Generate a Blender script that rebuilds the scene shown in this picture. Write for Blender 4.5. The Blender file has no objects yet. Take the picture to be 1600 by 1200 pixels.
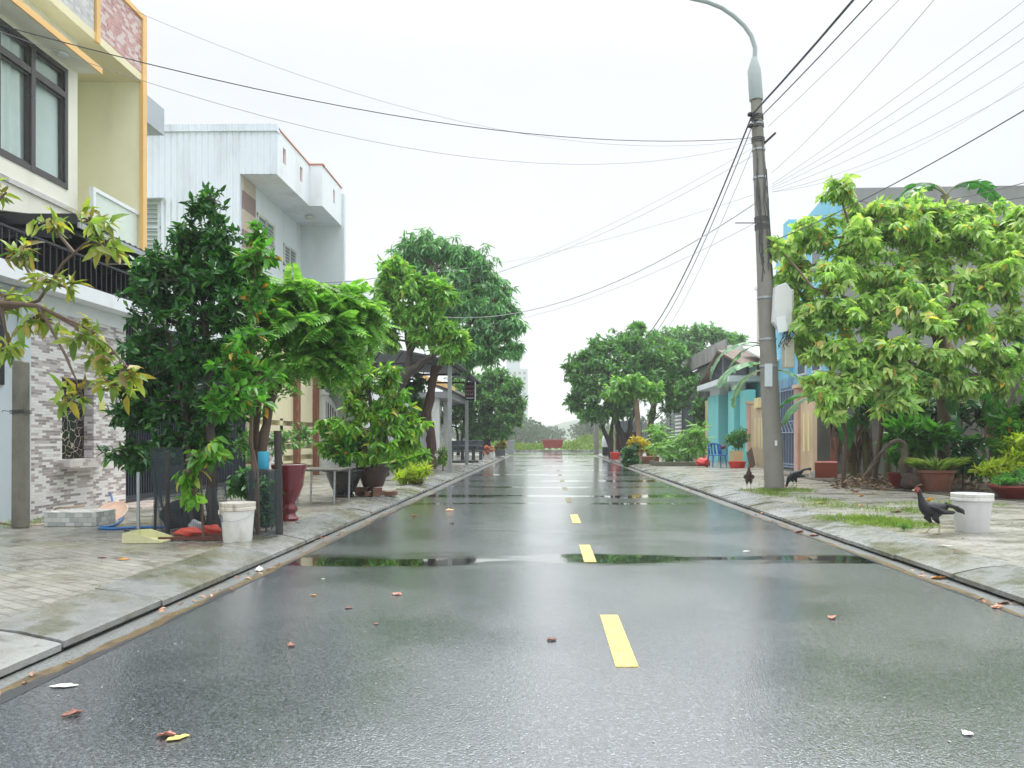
import bpy, math, random
import numpy as np
from mathutils import Vector
R = math.radians
sc = bpy.context.scene
col = sc.collection

# ---------------------------------------------------------------- camera
EYE = 1.12                      # a phone held low, about a metre above the pavement
cam_d = bpy.data.cameras.new('camera'); cam = bpy.data.objects.new('camera', cam_d); col.objects.link(cam)
cam.location = (0, 0, EYE); cam.rotation_euler = (R(90), 0, 0)
cam_d.sensor_width = 36; cam_d.lens = 27
cam_d.shift_x = -55 / 1600; cam_d.shift_y = 85 / 1600
cam_d.clip_start = 0.05; cam_d.clip_end = 3000
sc.camera = cam
# ---------------------------------------------------------------- world: overcast sky
SUN_EL, SUN_ROT = R(62), R(20)
w = bpy.data.worlds.new('World'); sc.world = w; w.use_nodes = True
nt = w.node_tree; nt.nodes.clear()
def N_(nt, t, **kw):
    n = nt.nodes.new(t)
    for k, v in kw.items():
        if k.startswith('i_'): n.inputs[k[2:].replace('_', ' ')].default_value = v
        else: setattr(n, k, v)
    return n
sky = N_(nt, 'ShaderNodeTexSky', sky_type='NISHITA', sun_disc=False, sun_elevation=SUN_EL, sun_rotation=SUN_ROT)
sky.air_density = 1.0; sky.dust_density = 5.0
tc = N_(nt, 'ShaderNodeTexCoord'); sp = N_(nt, 'ShaderNodeSeparateXYZ')
nt.links.new(tc.outputs['Generated'], sp.inputs[0])
mr = N_(nt, 'ShaderNodeMapRange', interpolation_type='SMOOTHSTEP')
for k, v in (('From Min', .42), ('From Max', .95), ('To Min', 5.8), ('To Max', 24.0)): mr.inputs[k].default_value = v
nt.links.new(sp.outputs['Z'], mr.inputs['Value'])
cn = N_(nt, 'ShaderNodeTexNoise', i_Scale=2.2, i_Detail=4.0)
mp = N_(nt, 'ShaderNodeMapping'); mp.inputs['Scale'].default_value = (1, 1, 2.5)
nt.links.new(tc.outputs['Generated'], mp.inputs[0]); nt.links.new(mp.outputs[0], cn.inputs['Vector'])
mc = N_(nt, 'ShaderNodeMapRange')
for k, v in (('From Min', .3), ('From Max', .7), ('To Min', .92), ('To Max', 1.05)): mc.inputs[k].default_value = v
nt.links.new(cn.outputs['Fac'], mc.inputs['Value'])
mu = N_(nt, 'ShaderNodeMath', operation='MULTIPLY'); nt.links.new(mr.outputs[0], mu.inputs[0]); nt.links.new(mc.outputs[0], mu.inputs[1])
vs = N_(nt, 'ShaderNodeVectorMath', operation='SCALE'); vs.inputs[0].default_value = (.95, .977, 1.012)
nt.links.new(mu.outputs[0], vs.inputs['Scale'])
mx = N_(nt, 'ShaderNodeMix', data_type='RGBA'); mx.inputs['Factor'].default_value = .94
nt.links.new(sky.outputs[0], mx.inputs[6]); nt.links.new(vs.outputs[0], mx.inputs[7])
bg = N_(nt, 'ShaderNodeBackground', i_Strength=0.10); wo = N_(nt, 'ShaderNodeOutputWorld')
nt.links.new(mx.outputs[2], bg.inputs['Color']); nt.links.new(bg.outputs[0], wo.inputs['Surface'])
# ---------------------------------------------------------------- sun, soft behind the cloud
sd = bpy.data.lights.new('sun', 'SUN'); sd.energy = 1.5; sd.angle = R(30); sd.color = (1, .97, .93)
so = bpy.data.objects.new('sun', sd); col.objects.link(so)
so.rotation_euler = (R(28), 0, R(160)); so.location = (0, 0, 30)
sc.view_settings.view_transform = 'Standard'; sc.view_settings.look = 'None'
sc.view_settings.exposure = 0.72; sc.view_settings.gamma = 1.0
sc.cycles.max_bounces = 7; sc.cycles.diffuse_bounces = 3; sc.cycles.glossy_bounces = 3
sc.cycles.transmission_bounces = 4; sc.cycles.transparent_max_bounces = 8; sc.cycles.volume_bounces = 1
sc.cycles.use_denoising = True

# ---------------------------------------------------------------- helpers
def X(px, Y): return (px - 855) / 1200 * Y          # where a sight line meets the distance Y
def Z(py, Y): return EYE + (685 - py) / 1200 * Y
def YX(px, x): return x * 1200 / (px - 855)
def YG(py, h=.12): return (EYE - h) * 1200 / (py - 685)
SW = .12                                             # pavement height

def rootloc(o):
    v = Vector((0, 0, 0))
    while o is not None: v += o.location; o = o.parent
    return v
def tag(o, label=None, cat=None, group=None, kind=None, category=None):
    cat = cat or category
    for k, v in (('label', label), ('category', cat), ('group', group), ('kind', kind)):
        if v: o[k] = v
    return o
def thing(name, loc, label, cat, group=None):
    o = bpy.data.objects.new(name, None); col.objects.link(o); o.location = loc; o.empty_display_size = .2
    return tag(o, label, cat, group)

class MB:
    def __init__(s): s.v = []; s.f = []
    def add(s, vs, fs):
        b = len(s.v); s.v += [tuple(p) for p in vs]; s.f += [tuple(i + b for i in f) for f in fs]; return s
    def box(s, x0, x1, y0, y1, z0, z1):
        return s.add([(x0,y0,z0),(x1,y0,z0),(x1,y1,z0),(x0,y1,z0),(x0,y0,z1),(x1,y0,z1),(x1,y1,z1),(x0,y1,z1)],
                     [(0,3,2,1),(4,5,6,7),(0,1,5,4),(1,2,6,5),(2,3,7,6),(3,0,4,7)])
    def obox(s, c, ax, ay, az):                       # oriented box: centre and half-axis vectors
        c, ax, ay, az = map(Vector, (c, ax, ay, az)); vs = []
        for k in (-1, 1):
            for a, b in ((-1,-1),(1,-1),(1,1),(-1,1)): vs.append(c + ax*a + ay*b + az*k)
        return s.add(vs, [(0,3,2,1),(4,5,6,7),(0,1,5,4),(1,2,6,5),(2,3,7,6),(3,0,4,7)])
    def tube(s, pts, rad, n=8, cap=True):
        pts = [Vector(p) for p in pts]
        if not isinstance(rad, (list, tuple)): rad = [rad] * len(pts)
        vs = []; u = None
        for i, p in enumerate(pts):
            d = (pts[min(i+1, len(pts)-1)] - pts[max(i-1, 0)])
            d = d.normalized() if d.length > 1e-9 else Vector((0,0,1))
            if u is None:
                u = d.cross(Vector((0,0,1)));
                if u.length < .05: u = d.cross(Vector((1,0,0)))
            u = (u - d * u.dot(d)).normalized(); v = d.cross(u)
            for k in range(n):
                a = 2*math.pi*k/n; vs.append(p + (u*math.cos(a) + v*math.sin(a)) * rad[i])
        fs = [(i*n+k, i*n+(k+1)%n, (i+1)*n+(k+1)%n, (i+1)*n+k) for i in range(len(pts)-1) for k in range(n)]
        if cap: fs += [tuple(range(n))[::-1], tuple((len(pts)-1)*n+k for k in range(n))]
        return s.add(vs, fs)
    def lathe(s, prof, c, n=24, sx=1, sy=1):          # prof: (radius, z)
        vs = []
        for r, z in prof:
            for k in range(n):
                a = 2*math.pi*k/n; vs.append((c[0]+r*sx*math.cos(a), c[1]+r*sy*math.sin(a), c[2]+z))
        m = len(prof)
        fs = [(i*n+k, i*n+(k+1)%n, (i+1)*n+(k+1)%n, (i+1)*n+k) for i in range(m-1) for k in range(n)]
        fs += [tuple(range(n))[::-1], tuple((m-1)*n+k for k in range(n))]
        return s.add(vs, fs)
    def prism(s, poly, axis, a0, a1):                 # poly in the two other axes, extruded along axis
        n = len(poly); vs = []
        for a in (a0, a1):
            for p, q in poly: vs.append({0:(a,p,q),1:(p,a,q),2:(p,q,a)}[axis])
        fs = [(i,(i+1)%n,n+(i+1)%n,n+i) for i in range(n)] + [tuple(range(n))[::-1], tuple(range(n,2*n))]
        return s.add(vs, fs)
    def build(s, name, mat, parent=None, smooth=False, bevel=0, label=None, **t):
        me = bpy.data.meshes.new(name)
        V = np.array(s.v, dtype=float)
        if parent is not None: L = rootloc(parent)
        else: L = Vector(((V[:,0].min()+V[:,0].max())/2, (V[:,1].min()+V[:,1].max())/2, V[:,2].min()))
        if t.get('kind') == 'structure': L = Vector((0,0,0))
        V = V - np.array(L)
        me.from_pydata(V.tolist(), [], s.f)
        bm_fix(me)
        me.materials.append(mat)
        if smooth:
            me.polygons.foreach_set('use_smooth', [True]*len(me.polygons))
            try: me.set_sharp_from_angle(angle=R(40))
            except Exception: pass
        o = bpy.data.objects.new(name, me); col.objects.link(o)
        if parent is not None: o.parent = parent
        else: o.location = L
        if bevel:
            m = o.modifiers.new('bevel', 'BEVEL'); m.width = bevel; m.segments = 2; m.limit_method = 'ANGLE'
        tag(o, label, **t)
        return o
import bmesh
def bm_fix(me):
    bm = bmesh.new(); bm.from_mesh(me)
    bmesh.ops.recalc_face_normals(bm, faces=bm.faces); bm.to_mesh(me); bm.free()

# ---------------------------------------------------------------- materials
def newmat(name):
    m = bpy.data.materials.new(name); m.use_nodes = True; nt = m.node_tree
    return m, nt, nt.nodes['Principled BSDF'], nt.links
def rgba(c): return (*c, 1) if len(c) == 3 else c
def coords(nt, kind='obj', scale=(1,1,1)):
    t = N_(nt, 'ShaderNodeTexCoord'); out = t.outputs['Object']
    if kind == 'geo': out = N_(nt, 'ShaderNodeNewGeometry').outputs['Position']
    if kind == 'wall':                                # (x+y, z): works for walls along either axis
        out = N_(nt, 'ShaderNodeNewGeometry').outputs['Position']
        s = N_(nt, 'ShaderNodeSeparateXYZ'); nt.links.new(out, s.inputs[0])
        a = N_(nt, 'ShaderNodeMath', operation='ADD'); nt.links.new(s.outputs[0], a.inputs[0]); nt.links.new(s.outputs[1], a.inputs[1])
        c = N_(nt, 'ShaderNodeCombineXYZ'); nt.links.new(a.outputs[0], c.inputs[0]); nt.links.new(s.outputs[2], c.inputs[1]); out = c.outputs[0]
    m = N_(nt, 'ShaderNodeMapping'); m.inputs['Scale'].default_value = scale
    nt.links.new(out, m.inputs[0]); return m.outputs[0]
def noise(nt, vec, scale, detail=4, rough=.55):
    n = N_(nt, 'ShaderNodeTexNoise', i_Scale=scale, i_Detail=detail, i_Roughness=rough); nt.links.new(vec, n.inputs['Vector']); return n.outputs['Fac']
def rng_(nt, v, a, b, c=0., d=1., smooth=False):
    m = N_(nt, 'ShaderNodeMapRange'); m.clamp = True
    if smooth: m.interpolation_type = 'SMOOTHSTEP'
    for k, x in zip(('From Min','From Max','To Min','To Max'), (a,b,c,d)): m.inputs[k].default_value = x
    nt.links.new(v, m.inputs['Value']); return m.outputs[0]
def mixc(nt, f, a, b, mode='MIX'):
    m = N_(nt, 'ShaderNodeMix', data_type='RGBA', blend_type=mode)
    for idx, x in ((0, f), (6, a), (7, b)):
        if hasattr(x, 'is_output'): nt.links.new(x, m.inputs[idx])
        else: m.inputs[idx].default_value = rgba(x) if idx else x
    return m.outputs[2]
def math_(nt, op, a, b=0.):
    m = N_(nt, 'ShaderNodeMath', operation=op)
    for i, x in ((0, a), (1, b)):
        if hasattr(x, 'is_output'): nt.links.new(x, m.inputs[i])
        else: m.inputs[i].default_value = x
    return m.outputs[0]
def bump(nt, h, strength, dist, bsdf, prev=None):
    b = N_(nt, 'ShaderNodeBump', i_Strength=strength, i_Distance=dist); nt.links.new(h, b.inputs['Height'])
    if prev is not None: nt.links.new(prev, b.inputs['Normal'])
    if bsdf is not None: nt.links.new(b.outputs[0], bsdf.inputs['Normal'])
    return b.outputs[0]
def M(name, c, rough=.6, dirt=None, amt=.5, scale=1.5, var=.1, bmp=.15, metal=0, streak=True, fine=40):
    """painted / cast surface with tonal variation, weather stains with their own shape and a fine bump"""
    m, nt, b, L = newmat(name)
    v = coords(nt, 'geo', (1, 1, .35) if streak else (1,1,1)); v2 = coords(nt, 'geo')
    n1 = noise(nt, v, scale, 6, .6); n2 = noise(nt, v2, scale*4, 4)
    hi = tuple(min(1, x*(1+var)) for x in c); lo = tuple(x*(1-var) for x in c)
    cc = mixc(nt, n2, lo, hi)
    if dirt is not None:
        f = rng_(nt, n1, .48, .75, 0, amt, True); cc = mixc(nt, f, cc, dirt)
    L.new(cc, b.inputs['Base Color'])
    L.new(rng_(nt, n1, .3, .7, max(.05, rough-.12), min(1, rough+.12)), b.inputs['Roughness'])
    b.inputs['Metallic'].default_value = metal
    if bmp: bump(nt, noise(nt, v2, fine, 3), bmp, .01, b)
    return m
def leafmat(name, stops, rough=.4, trans=.38, tint=1.25):
    """stops: colours of single leaves, chosen leaf by leaf"""
    m, nt, b, L = newmat(name)
    g = N_(nt, 'ShaderNodeNewGeometry')
    cr = N_(nt, 'ShaderNodeValToRGB'); e = cr.color_ramp.elements
    while len(e) < len(stops): e.new(.5)
    for i, (p, c) in enumerate(stops): e[i].position = p; e[i].color = rgba(c)
    L.new(g.outputs['Random Per Island'], cr.inputs[0])
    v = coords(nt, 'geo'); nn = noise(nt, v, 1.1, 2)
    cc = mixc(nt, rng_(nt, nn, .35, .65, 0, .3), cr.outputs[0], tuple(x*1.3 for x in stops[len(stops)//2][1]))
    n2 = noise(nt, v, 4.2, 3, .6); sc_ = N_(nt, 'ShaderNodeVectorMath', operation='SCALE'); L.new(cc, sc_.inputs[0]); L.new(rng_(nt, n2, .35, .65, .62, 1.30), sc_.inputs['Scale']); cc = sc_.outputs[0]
    L.new(cc, b.inputs['Base Color']); b.inputs['Roughness'].default_value = rough
    tr = N_(nt, 'ShaderNodeBsdfTranslucent'); tcol = mixc(nt, 1.0, cc, (tint, tint*1.1, .55), 'MULTIPLY'); L.new(tcol, tr.inputs[0])
    ms = N_(nt, 'ShaderNodeMixShader', i_Fac=trans); out = nt.nodes['Material Output']
    L.new(b.outputs[0], ms.inputs[1]); L.new(tr.outputs[0], ms.inputs[2]); L.new(ms.outputs[0], out.inputs['Surface'])
    return m
def emptycoat(m, wgt=.6, r=.12):
    b = m.node_tree.nodes['Principled BSDF']; b.inputs['Coat Weight'].default_value = wgt; b.inputs['Coat Roughness'].default_value = r; return m

# ---------------------------------------------------------------- leaves
FULL = ([(0,0,0),(.4,0,0),(.76,0,0),(1,0,0),(.34,.5,.1),(.74,.33,.07),(.34,-.5,.1),(.74,-.33,.07)],
        [(0,1,4),(1,2,5,4),(2,3,5),(0,6,1),(1,6,7,2),(2,7,3)])
LOW = ([(0,0,0),(.45,.5,.08),(1,0,0),(.45,-.5,.08)], [(0,2,1),(0,3,2)])
LANCE = ([(0,0,0),(.5,0,0),(1,0,0),(.3,.5,.1),(.3,-.5,.1),(.7,.32,.06),(.7,-.32,.06)], [(0,1,5,3),(1,2,5),(0,4,6,1),(1,6,2)])
def nrm(a): return a / np.maximum(np.linalg.norm(a, axis=-1, keepdims=True), 1e-9)
def leafmesh(name, P, D, N, L, W, mat, parent, tmpl=FULL, droop=.2, label=None, **t):
    P, D, N, L, W = map(np.asarray, (P, D, N, L, W))
    if L.ndim == 0: L = np.full(len(P), float(L))
    if W.ndim == 0: W = np.full(len(P), float(W))
    D = nrm(D); N = nrm(N - D * (N*D).sum(-1, keepdims=True)); S = np.cross(D, N)
    T = np.array(tmpl[0]); k = len(T)
    u, v, h = T[:,0], T[:,1], T[:,2] - droop * T[:,0]**2
    V = P[:,None] + D[:,None]*(u[None,:,None]*L[:,None,None]) + S[:,None]*(v[None,:,None]*W[:,None,None]) + N[:,None]*(h[None,:,None]*L[:,None,None])
    V = V.reshape(-1, 3); n = len(P)
    loops = []; starts = []; p = 0
    base = np.concatenate([np.array(f) for f in tmpl[1]]); fl = [len(f) for f in tmpl[1]]
    li = (base[None,:] + (np.arange(n)*k)[:,None]).reshape(-1)
    st0 = np.concatenate([[0], np.cumsum(fl)[:-1]]); st = (st0[None,:] + (np.arange(n)*sum(fl))[:,None]).reshape(-1)
    Lc = np.array(rootloc(parent)) if parent is not None else np.array([V[:,0].mean(), V[:,1].mean(), V[:,2].min()])
    me = bpy.data.meshes.new(name)
    me.vertices.add(len(V)); me.vertices.foreach_set('co', (V - Lc).ravel())
    me.loops.add(len(li)); me.loops.foreach_set('vertex_index', li.astype(np.int32))
    me.polygons.add(len(st)); me.polygons.foreach_set('loop_start', st.astype(np.int32))
    me.update(calc_edges=True)
    me.polygons.foreach_set('use_smooth', [True]*len(me.polygons))
    me.materials.append(mat)
    o = bpy.data.objects.new(name, me); col.objects.link(o)
    if parent is not None: o.parent = parent
    else: o.location = Lc
    return tag(o, label, **t)
def B(px, py, Y, rx, rz, ry=None):                    # a mass of foliage: centre as seen, own distance, radii in px at that distance
    k = Y / 1200; return ((X(px, Y), Y, Z(py, Y)), (rx*k, ry if ry else rx*k, rz*k))
def rv(rg, n): return nrm(rg.normal(size=(n, 3)))
def tree(name, label, cat, base, stems, blobs, mat, bark, seed=1, twigs=60, leaves=12, L=.1, W=.045, tmpl=FULL,
         mode='simple', droop=.25, down=.25, group=None, fill=.5, twr=.006, spread=1.0, blobk=1.06, crown='crown', stem='trunk', up=.2, foot=None, npair=9):
    rg = np.random.default_rng(seed)
    t = thing(name, base, label, cat, group)
    mb = MB()
    ends = []
    for pts, rad in stems:
        # roughen each limb a little so that it is not a clean pipe
        pp = [Vector(p) for p in pts]; q = []; rr = []
        for i in range(len(pp)-1):
            for s in range(4):
                f = s/4; d = (pp[i+1]-pp[i]).length
                j = Vector(rg.normal(size=3)) * rad[i] * .18 if (i or s) else Vector((0,0,0))
                q.append(pp[i].lerp(pp[i+1], f) + j); rr.append((rad[i]*(1-f)+rad[i+1]*f) * (1+.1*rg.normal()))
        q.append(pp[-1]); rr.append(rad[-1]); mb.tube(q, rr, 9); ends += q[len(q)//2:]
    P=[];D=[];LL=[]
    for c, r in blobs:
        c = np.array(c); r = np.array(r)*blobk
        if ends:
            e = min(ends, key=lambda e: (e - Vector(c)).length)
            if (e - Vector(c)).length > .02: mb.tube([e, e.lerp(Vector(c), .5) + Vector(rg.normal(size=3))*.08*r.mean(), c], [twr*3.2, twr*2.6, twr*2], 5)
        ns = 7; subs = c + rv(rg, ns) * r * .5
        for s in subs: mb.tube([c, (c+s)/2 + rg.normal(size=3)*r*.06, s], [twr*2, twr*1.7, twr*1.4], 4)
        nt_ = max(4, int(twigs * (r[0]*r[2]*r[1])**(1/3) / max(1e-6, np.mean([(b[1][0]*b[1][1]*b[1][2])**(1/3) for b in blobs]))))
        tg = c + rv(rg, nt_) * r * (rg.random((nt_,1))**fill) * (1 + .18*rg.normal(size=(nt_,1)))
        for p in tg:
            s = subs[np.argmin(((subs-p)**2).sum(1))]
            mid = (s+p)/2 + rg.normal(size=3)*.08*r + np.array([0,0,.08*r[2]])
            mb.tube([s, mid, p], [twr*1.2, twr, twr*.5], 3, cap=False)
            d = nrm(p - mid + 1e-6); n = leaves
            tt = rg.random(n)**.7
            pos = mid + (p-mid)*tt[:,None] + rg.normal(size=(n,3))*L*.12
            dd = nrm(d*(.6*tt[:,None]) + rv(rg, n)*spread + np.array([0,0,up-down]))
            P.append(pos); D.append(dd); LL.append(L*(.5+.7*rg.random(n)))
    P=np.concatenate(P);D=np.concatenate(D);LL=np.concatenate(LL); n=len(P)
    N = nrm(np.array([0,0,1.]) + .55*rg.normal(size=(n,3)))
    ratio = W / L
    if mode == 'simple': leafmesh(crown, P, D, N, LL, LL*ratio, mat, t, tmpl, droop)
    elif mode == 'pinnate':                           # a frond of paired leaflets
        k = npair; A=[];Bd=[];Nn=[];Ls=[]
        N = nrm(np.array([0,0,1.]) + .25*rg.normal(size=(n,3))); D = nrm(D*np.array([1,1,.5])+np.array([0,0,-.15])); N = nrm(N - D*(N*D).sum(-1,keepdims=True)); S=np.cross(D,N)
        for i in range(k):
            f = .15 + .85*i/(k-1)
            pos = P + D*(f*LL)[:,None] - N*(.28*f*f*LL)[:,None]
            for sg in (-1, 1):
                A.append(pos); Bd.append(nrm(S*sg + D*.35 - N*.25)); Nn.append(N); Ls.append(LL*.34*(1-.55*abs(f-.45)*1.3))
        A=np.concatenate(A);Bd=np.concatenate(Bd);Nn=np.concatenate(Nn);Ls=np.concatenate(Ls)
        leafmesh(crown, A, Bd, Nn, Ls, Ls*ratio, mat, t, tmpl, droop)
    elif mode == 'palmate':                           # leaflets spread round the end of a stalk
        A=[];Bd=[];Nn=[];Ls=[]
        N = nrm(np.array([0,0,1.]) + .6*rg.normal(size=(n,3))); ref = nrm(np.cross(N, rv(rg, n))); o2 = np.cross(N, ref)
        pe = P + D*LL[:,None]*.4
        for i in range(n): 
            if i % 3 == 0: mb.tube([P[i], pe[i]], [twr*.6, twr*.4], 3, cap=False)
        k = 6
        for i in range(k):
            a = 2*math.pi*i/(k+.7) + rg.normal(size=n)*.12
            dr = ref*np.cos(a)[:,None] + o2*np.sin(a)[:,None] - N*(.15+.5*rg.random((n,1))) + np.array([0,0,-1.])*(.5*rg.random((n,1)))
            A.append(pe); Bd.append(dr); Nn.append(N); Ls.append(LL*(.85+.3*rg.random(n)))
        leafmesh(crown, np.concatenate(A), np.concatenate(Bd), np.concatenate(Nn), np.concatenate(Ls), np.concatenate(Ls)*ratio, mat, t, tmpl, droop)
    mb.build(stem, bark, t, smooth=True)
    return t
# ================================================================ SETTING
def asphalt():
    m, nt, b, L = newmat('wet_asphalt')
    v = coords(nt, 'geo'); s = N_(nt, 'ShaderNodeSeparateXYZ'); nt.links.new(v, s.inputs[0]); y = s.outputs[1]
    grain = noise(nt, v, 62, 4, .8)
    vo = N_(nt, 'ShaderNodeTexVoronoi', i_Scale=105.0); nt.links.new(v, vo.inputs['Vector'])
    n1 = noise(nt, coords(nt, 'geo', (.35, 1.0, 1)), 1.0, 4, .55)
    n2 = noise(nt, coords(nt, 'geo', (.25, 1.5, 1)), 2.2, 5, .6)
    n3 = noise(nt, coords(nt, 'geo', (.5, .5, 1)), 1.0, 3)
    # shallow undulations across the carriageway hold water
    wob = math_(nt, 'MULTIPLY', math_(nt, 'SUBTRACT', n1, .5), 1.1)
    yy = math_(nt, 'ADD', y, wob)
    tot = None
    for y0, wd, a in ((7.15,.42,1.0),(9.35,.20,.75),(10.9,.16,.6),(13.2,.32,.9),(14.9,.75,1.0),(17.6,.5,.85),(20.2,.6,.9),(23.5,.8,.9),(27,.9,.9),(31.5,1.2,.9),(37,1.6,.9),(44,2.4,.9),(53,4,.9)):
        d = math_(nt, 'ABSOLUTE', math_(nt, 'SUBTRACT', yy, y0))
        g = rng_(nt, d, 0, wd*1.35, a, 0)
        tot = g if tot is None else math_(nt, 'MAXIMUM', tot, g)
    h = math_(nt, 'ADD', tot, math_(nt, 'MULTIPLY', math_(nt, 'SUBTRACT', n2, .5), 1.6))
    gate = rng_(nt, noise(nt, coords(nt,'geo',(.5,.12,1)), 1.3, 2), .36, .56, .0, 1, True)
    h = math_(nt, 'SUBTRACT', h, math_(nt, 'MULTIPLY', math_(nt, 'SUBTRACT', 1.0, gate), rng_(nt, y, 7.6, 8.3, .14, .30)))
    pud = rng_(nt, h, .28, .80, 0, 1, True)
    film = math_(nt, 'MULTIPLY', rng_(nt, y, 7.0, 13, 0, .45, True), rng_(nt, n2, .25, .6, .75, 1))
    film = math_(nt, 'MAXIMUM', pud, math_(nt, 'MAXIMUM', film, math_(nt, 'MULTIPLY', rng_(nt, n3, .56, .40, 0, .40, True), 1.0)))
    damp = rng_(nt, n3, .38, .62, 0, 1, True)
    c = mixc(nt, rng_(nt, grain, .40, .64), (.008,.011,.015), (.12,.14,.165))
    c = mixc(nt, rng_(nt, n3, .45, .7, 0, .45), c, (.11,.13,.15))
    sc3 = N_(nt, 'ShaderNodeSeparateColor'); nt.links.new(vo.outputs['Color'], sc3.inputs[0])
    c = mixc(nt, rng_(nt, sc3.outputs[0], .55, 1.0, 0, .85), c, (.16,.18,.20))
    c = mixc(nt, rng_(nt, sc3.outputs[1], .6, 1.0, 0, .9), c, (.012,.013,.015))
    pale = rng_(nt, vo.outputs['Color'] if False else noise(nt, v, 60, 1), .70, .74, 0, .8)
    c = mixc(nt, pale, c, (.22,.21,.19))
    c = mixc(nt, pud, c, (.016,.017,.017))
    L.new(c, b.inputs['Base Color'])
    r = math_(nt, 'ADD', math_(nt, 'MULTIPLY', damp, .07), .20)
    r = math_(nt, 'MULTIPLY', r, rng_(nt, pud, 0, 1, 1, .12)); L.new(r, b.inputs['Roughness'])
    b.inputs['IOR'].default_value = 1.7
    hh = math_(nt, 'ADD', math_(nt, 'MULTIPLY', grain, .5), math_(nt, 'MULTIPLY', vo.outputs['Distance'], -1.0))
    bp = N_(nt, 'ShaderNodeBump', i_Distance=.010); nt.links.new(hh, bp.inputs['Height'])
    L.new(rng_(nt, film, 0, .95, .5, .02), bp.inputs['Strength'])
    b2 = N_(nt, 'ShaderNodeBump', i_Distance=.02, i_Strength=.05); nt.links.new(n2, b2.inputs['Height']); nt.links.new(bp.outputs[0], b2.inputs['Normal'])
    L.new(b2.outputs[0], b.inputs['Normal'])
    b.inputs['Coat Weight'].default_value = 1.0; L.new(rng_(nt, film, 0, 1, .16, .02), b.inputs['Coat Roughness']); b.inputs['Coat IOR'].default_value = 2.2
    b3 = N_(nt, 'ShaderNodeBump', i_Distance=.0022); nt.links.new(hh, b3.inputs['Height']); L.new(rng_(nt, film, 0, .95, .38, .0), b3.inputs['Strength']); L.new(b3.outputs[0], b.inputs['Coat Normal'])
    return m
def paving():
    m, nt, b, L = newmat('wet_paving')
    v0 = coords(nt, 'geo'); w_ = noise(nt, v0, 3, 3); wv = N_(nt, 'ShaderNodeVectorMath', operation='MULTIPLY_ADD')
    wv.inputs[1].default_value = (.13,.13,0); 
    nt.links.new(N_(nt,'ShaderNodeTexNoise',i_Scale=5.0).outputs['Color'], wv.inputs[0]); nt.links.new(v0, wv.inputs[2])
    mp = N_(nt, 'ShaderNodeMapping'); mp.inputs['Rotation'].default_value = (0,0,R(40)); mp.inputs['Scale'].default_value=(1,1.25,1); nt.links.new(wv.outputs[0], mp.inputs[0])
    br = N_(nt, 'ShaderNodeTexBrick', i_Scale=1.0); br.inputs['Brick Width'].default_value=.24; br.inputs['Row Height'].default_value=.105; br.inputs['Mortar Size'].default_value=.009; br.inputs['Mortar Smooth'].default_value=.5
    br.inputs['Color1'].default_value=(.29,.285,.255,1); br.inputs['Color2'].default_value=(.17,.168,.148,1); br.inputs['Mortar'].default_value=(.10,.10,.075,1)
    nt.links.new(mp.outputs[0], br.inputs['Vector'])
    big = noise(nt, v0, .9, 6, .62); med = noise(nt, v0, 4.5, 5, .65); fine = noise(nt, v0, 60, 3)
    c = mixc(nt, rng_(nt, med, .3, .7, .1, .9), br.outputs['Color'], (.29,.285,.25))
    c = mixc(nt, rng_(nt, med, .48, .64, 0, .8, True), c, (.075,.07,.045))        # moss and soil
    c = mixc(nt, rng_(nt, big, .50, .66, 0, .65, True), c, (.17,.165,.07))
    c = mixc(nt, rng_(nt, fine, .4, .7, 0, .3), c, (.33,.315,.27))
    L.new(c, b.inputs['Base Color'])
    wet = noise(nt, coords(nt,'geo',(1,2,1)), 1.1, 5)
    L.new(rng_(nt, wet, .40, .60, .18, .55), b.inputs['Roughness'])
    hh = math_(nt, 'ADD', math_(nt, 'MULTIPLY', br.outputs['Fac'], -1.0), math_(nt,'MULTIPLY',med,1.4))
    b1 = bump(nt, hh, .7, .012, None); bump(nt, fine, .25, .006, b, b1); return m
def kerbmat():
    m, nt, b, L = newmat('wet_concrete_kerb')
    v = coords(nt, 'geo'); big = noise(nt, v, 1.1, 5, .6); med = noise(nt, v, 7, 5, .6); fine = noise(nt, v, 90, 2)
    g = N_(nt, 'ShaderNodeNewGeometry')
    c = mixc(nt, rng_(nt, g.outputs['Random Per Island'], 0, 1, 0, 1), (.20,.21,.21), (.30,.31,.30))
    c = mixc(nt, rng_(nt, big, .46, .62, 0, .85, True), c, (.13,.125,.07))
    c = mixc(nt, rng_(nt, med, .55, .70, 0, .8, True), c, (.085,.08,.045))
    c = mixc(nt, rng_(nt, noise(nt, v, 2.3, 3, .5), .56, .66, 0, .7, True), c, (.07,.075,.03))
    c = mixc(nt, rng_(nt, fine, .3, .7, 0, .25), c, (.16,.16,.15))
    L.new(c, b.inputs['Base Color']); L.new(rng_(nt, med, .35, .65, .16, .42), b.inputs['Roughness'])
    bump(nt, math_(nt,'ADD',fine,med), .35, .006, b); return m
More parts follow.
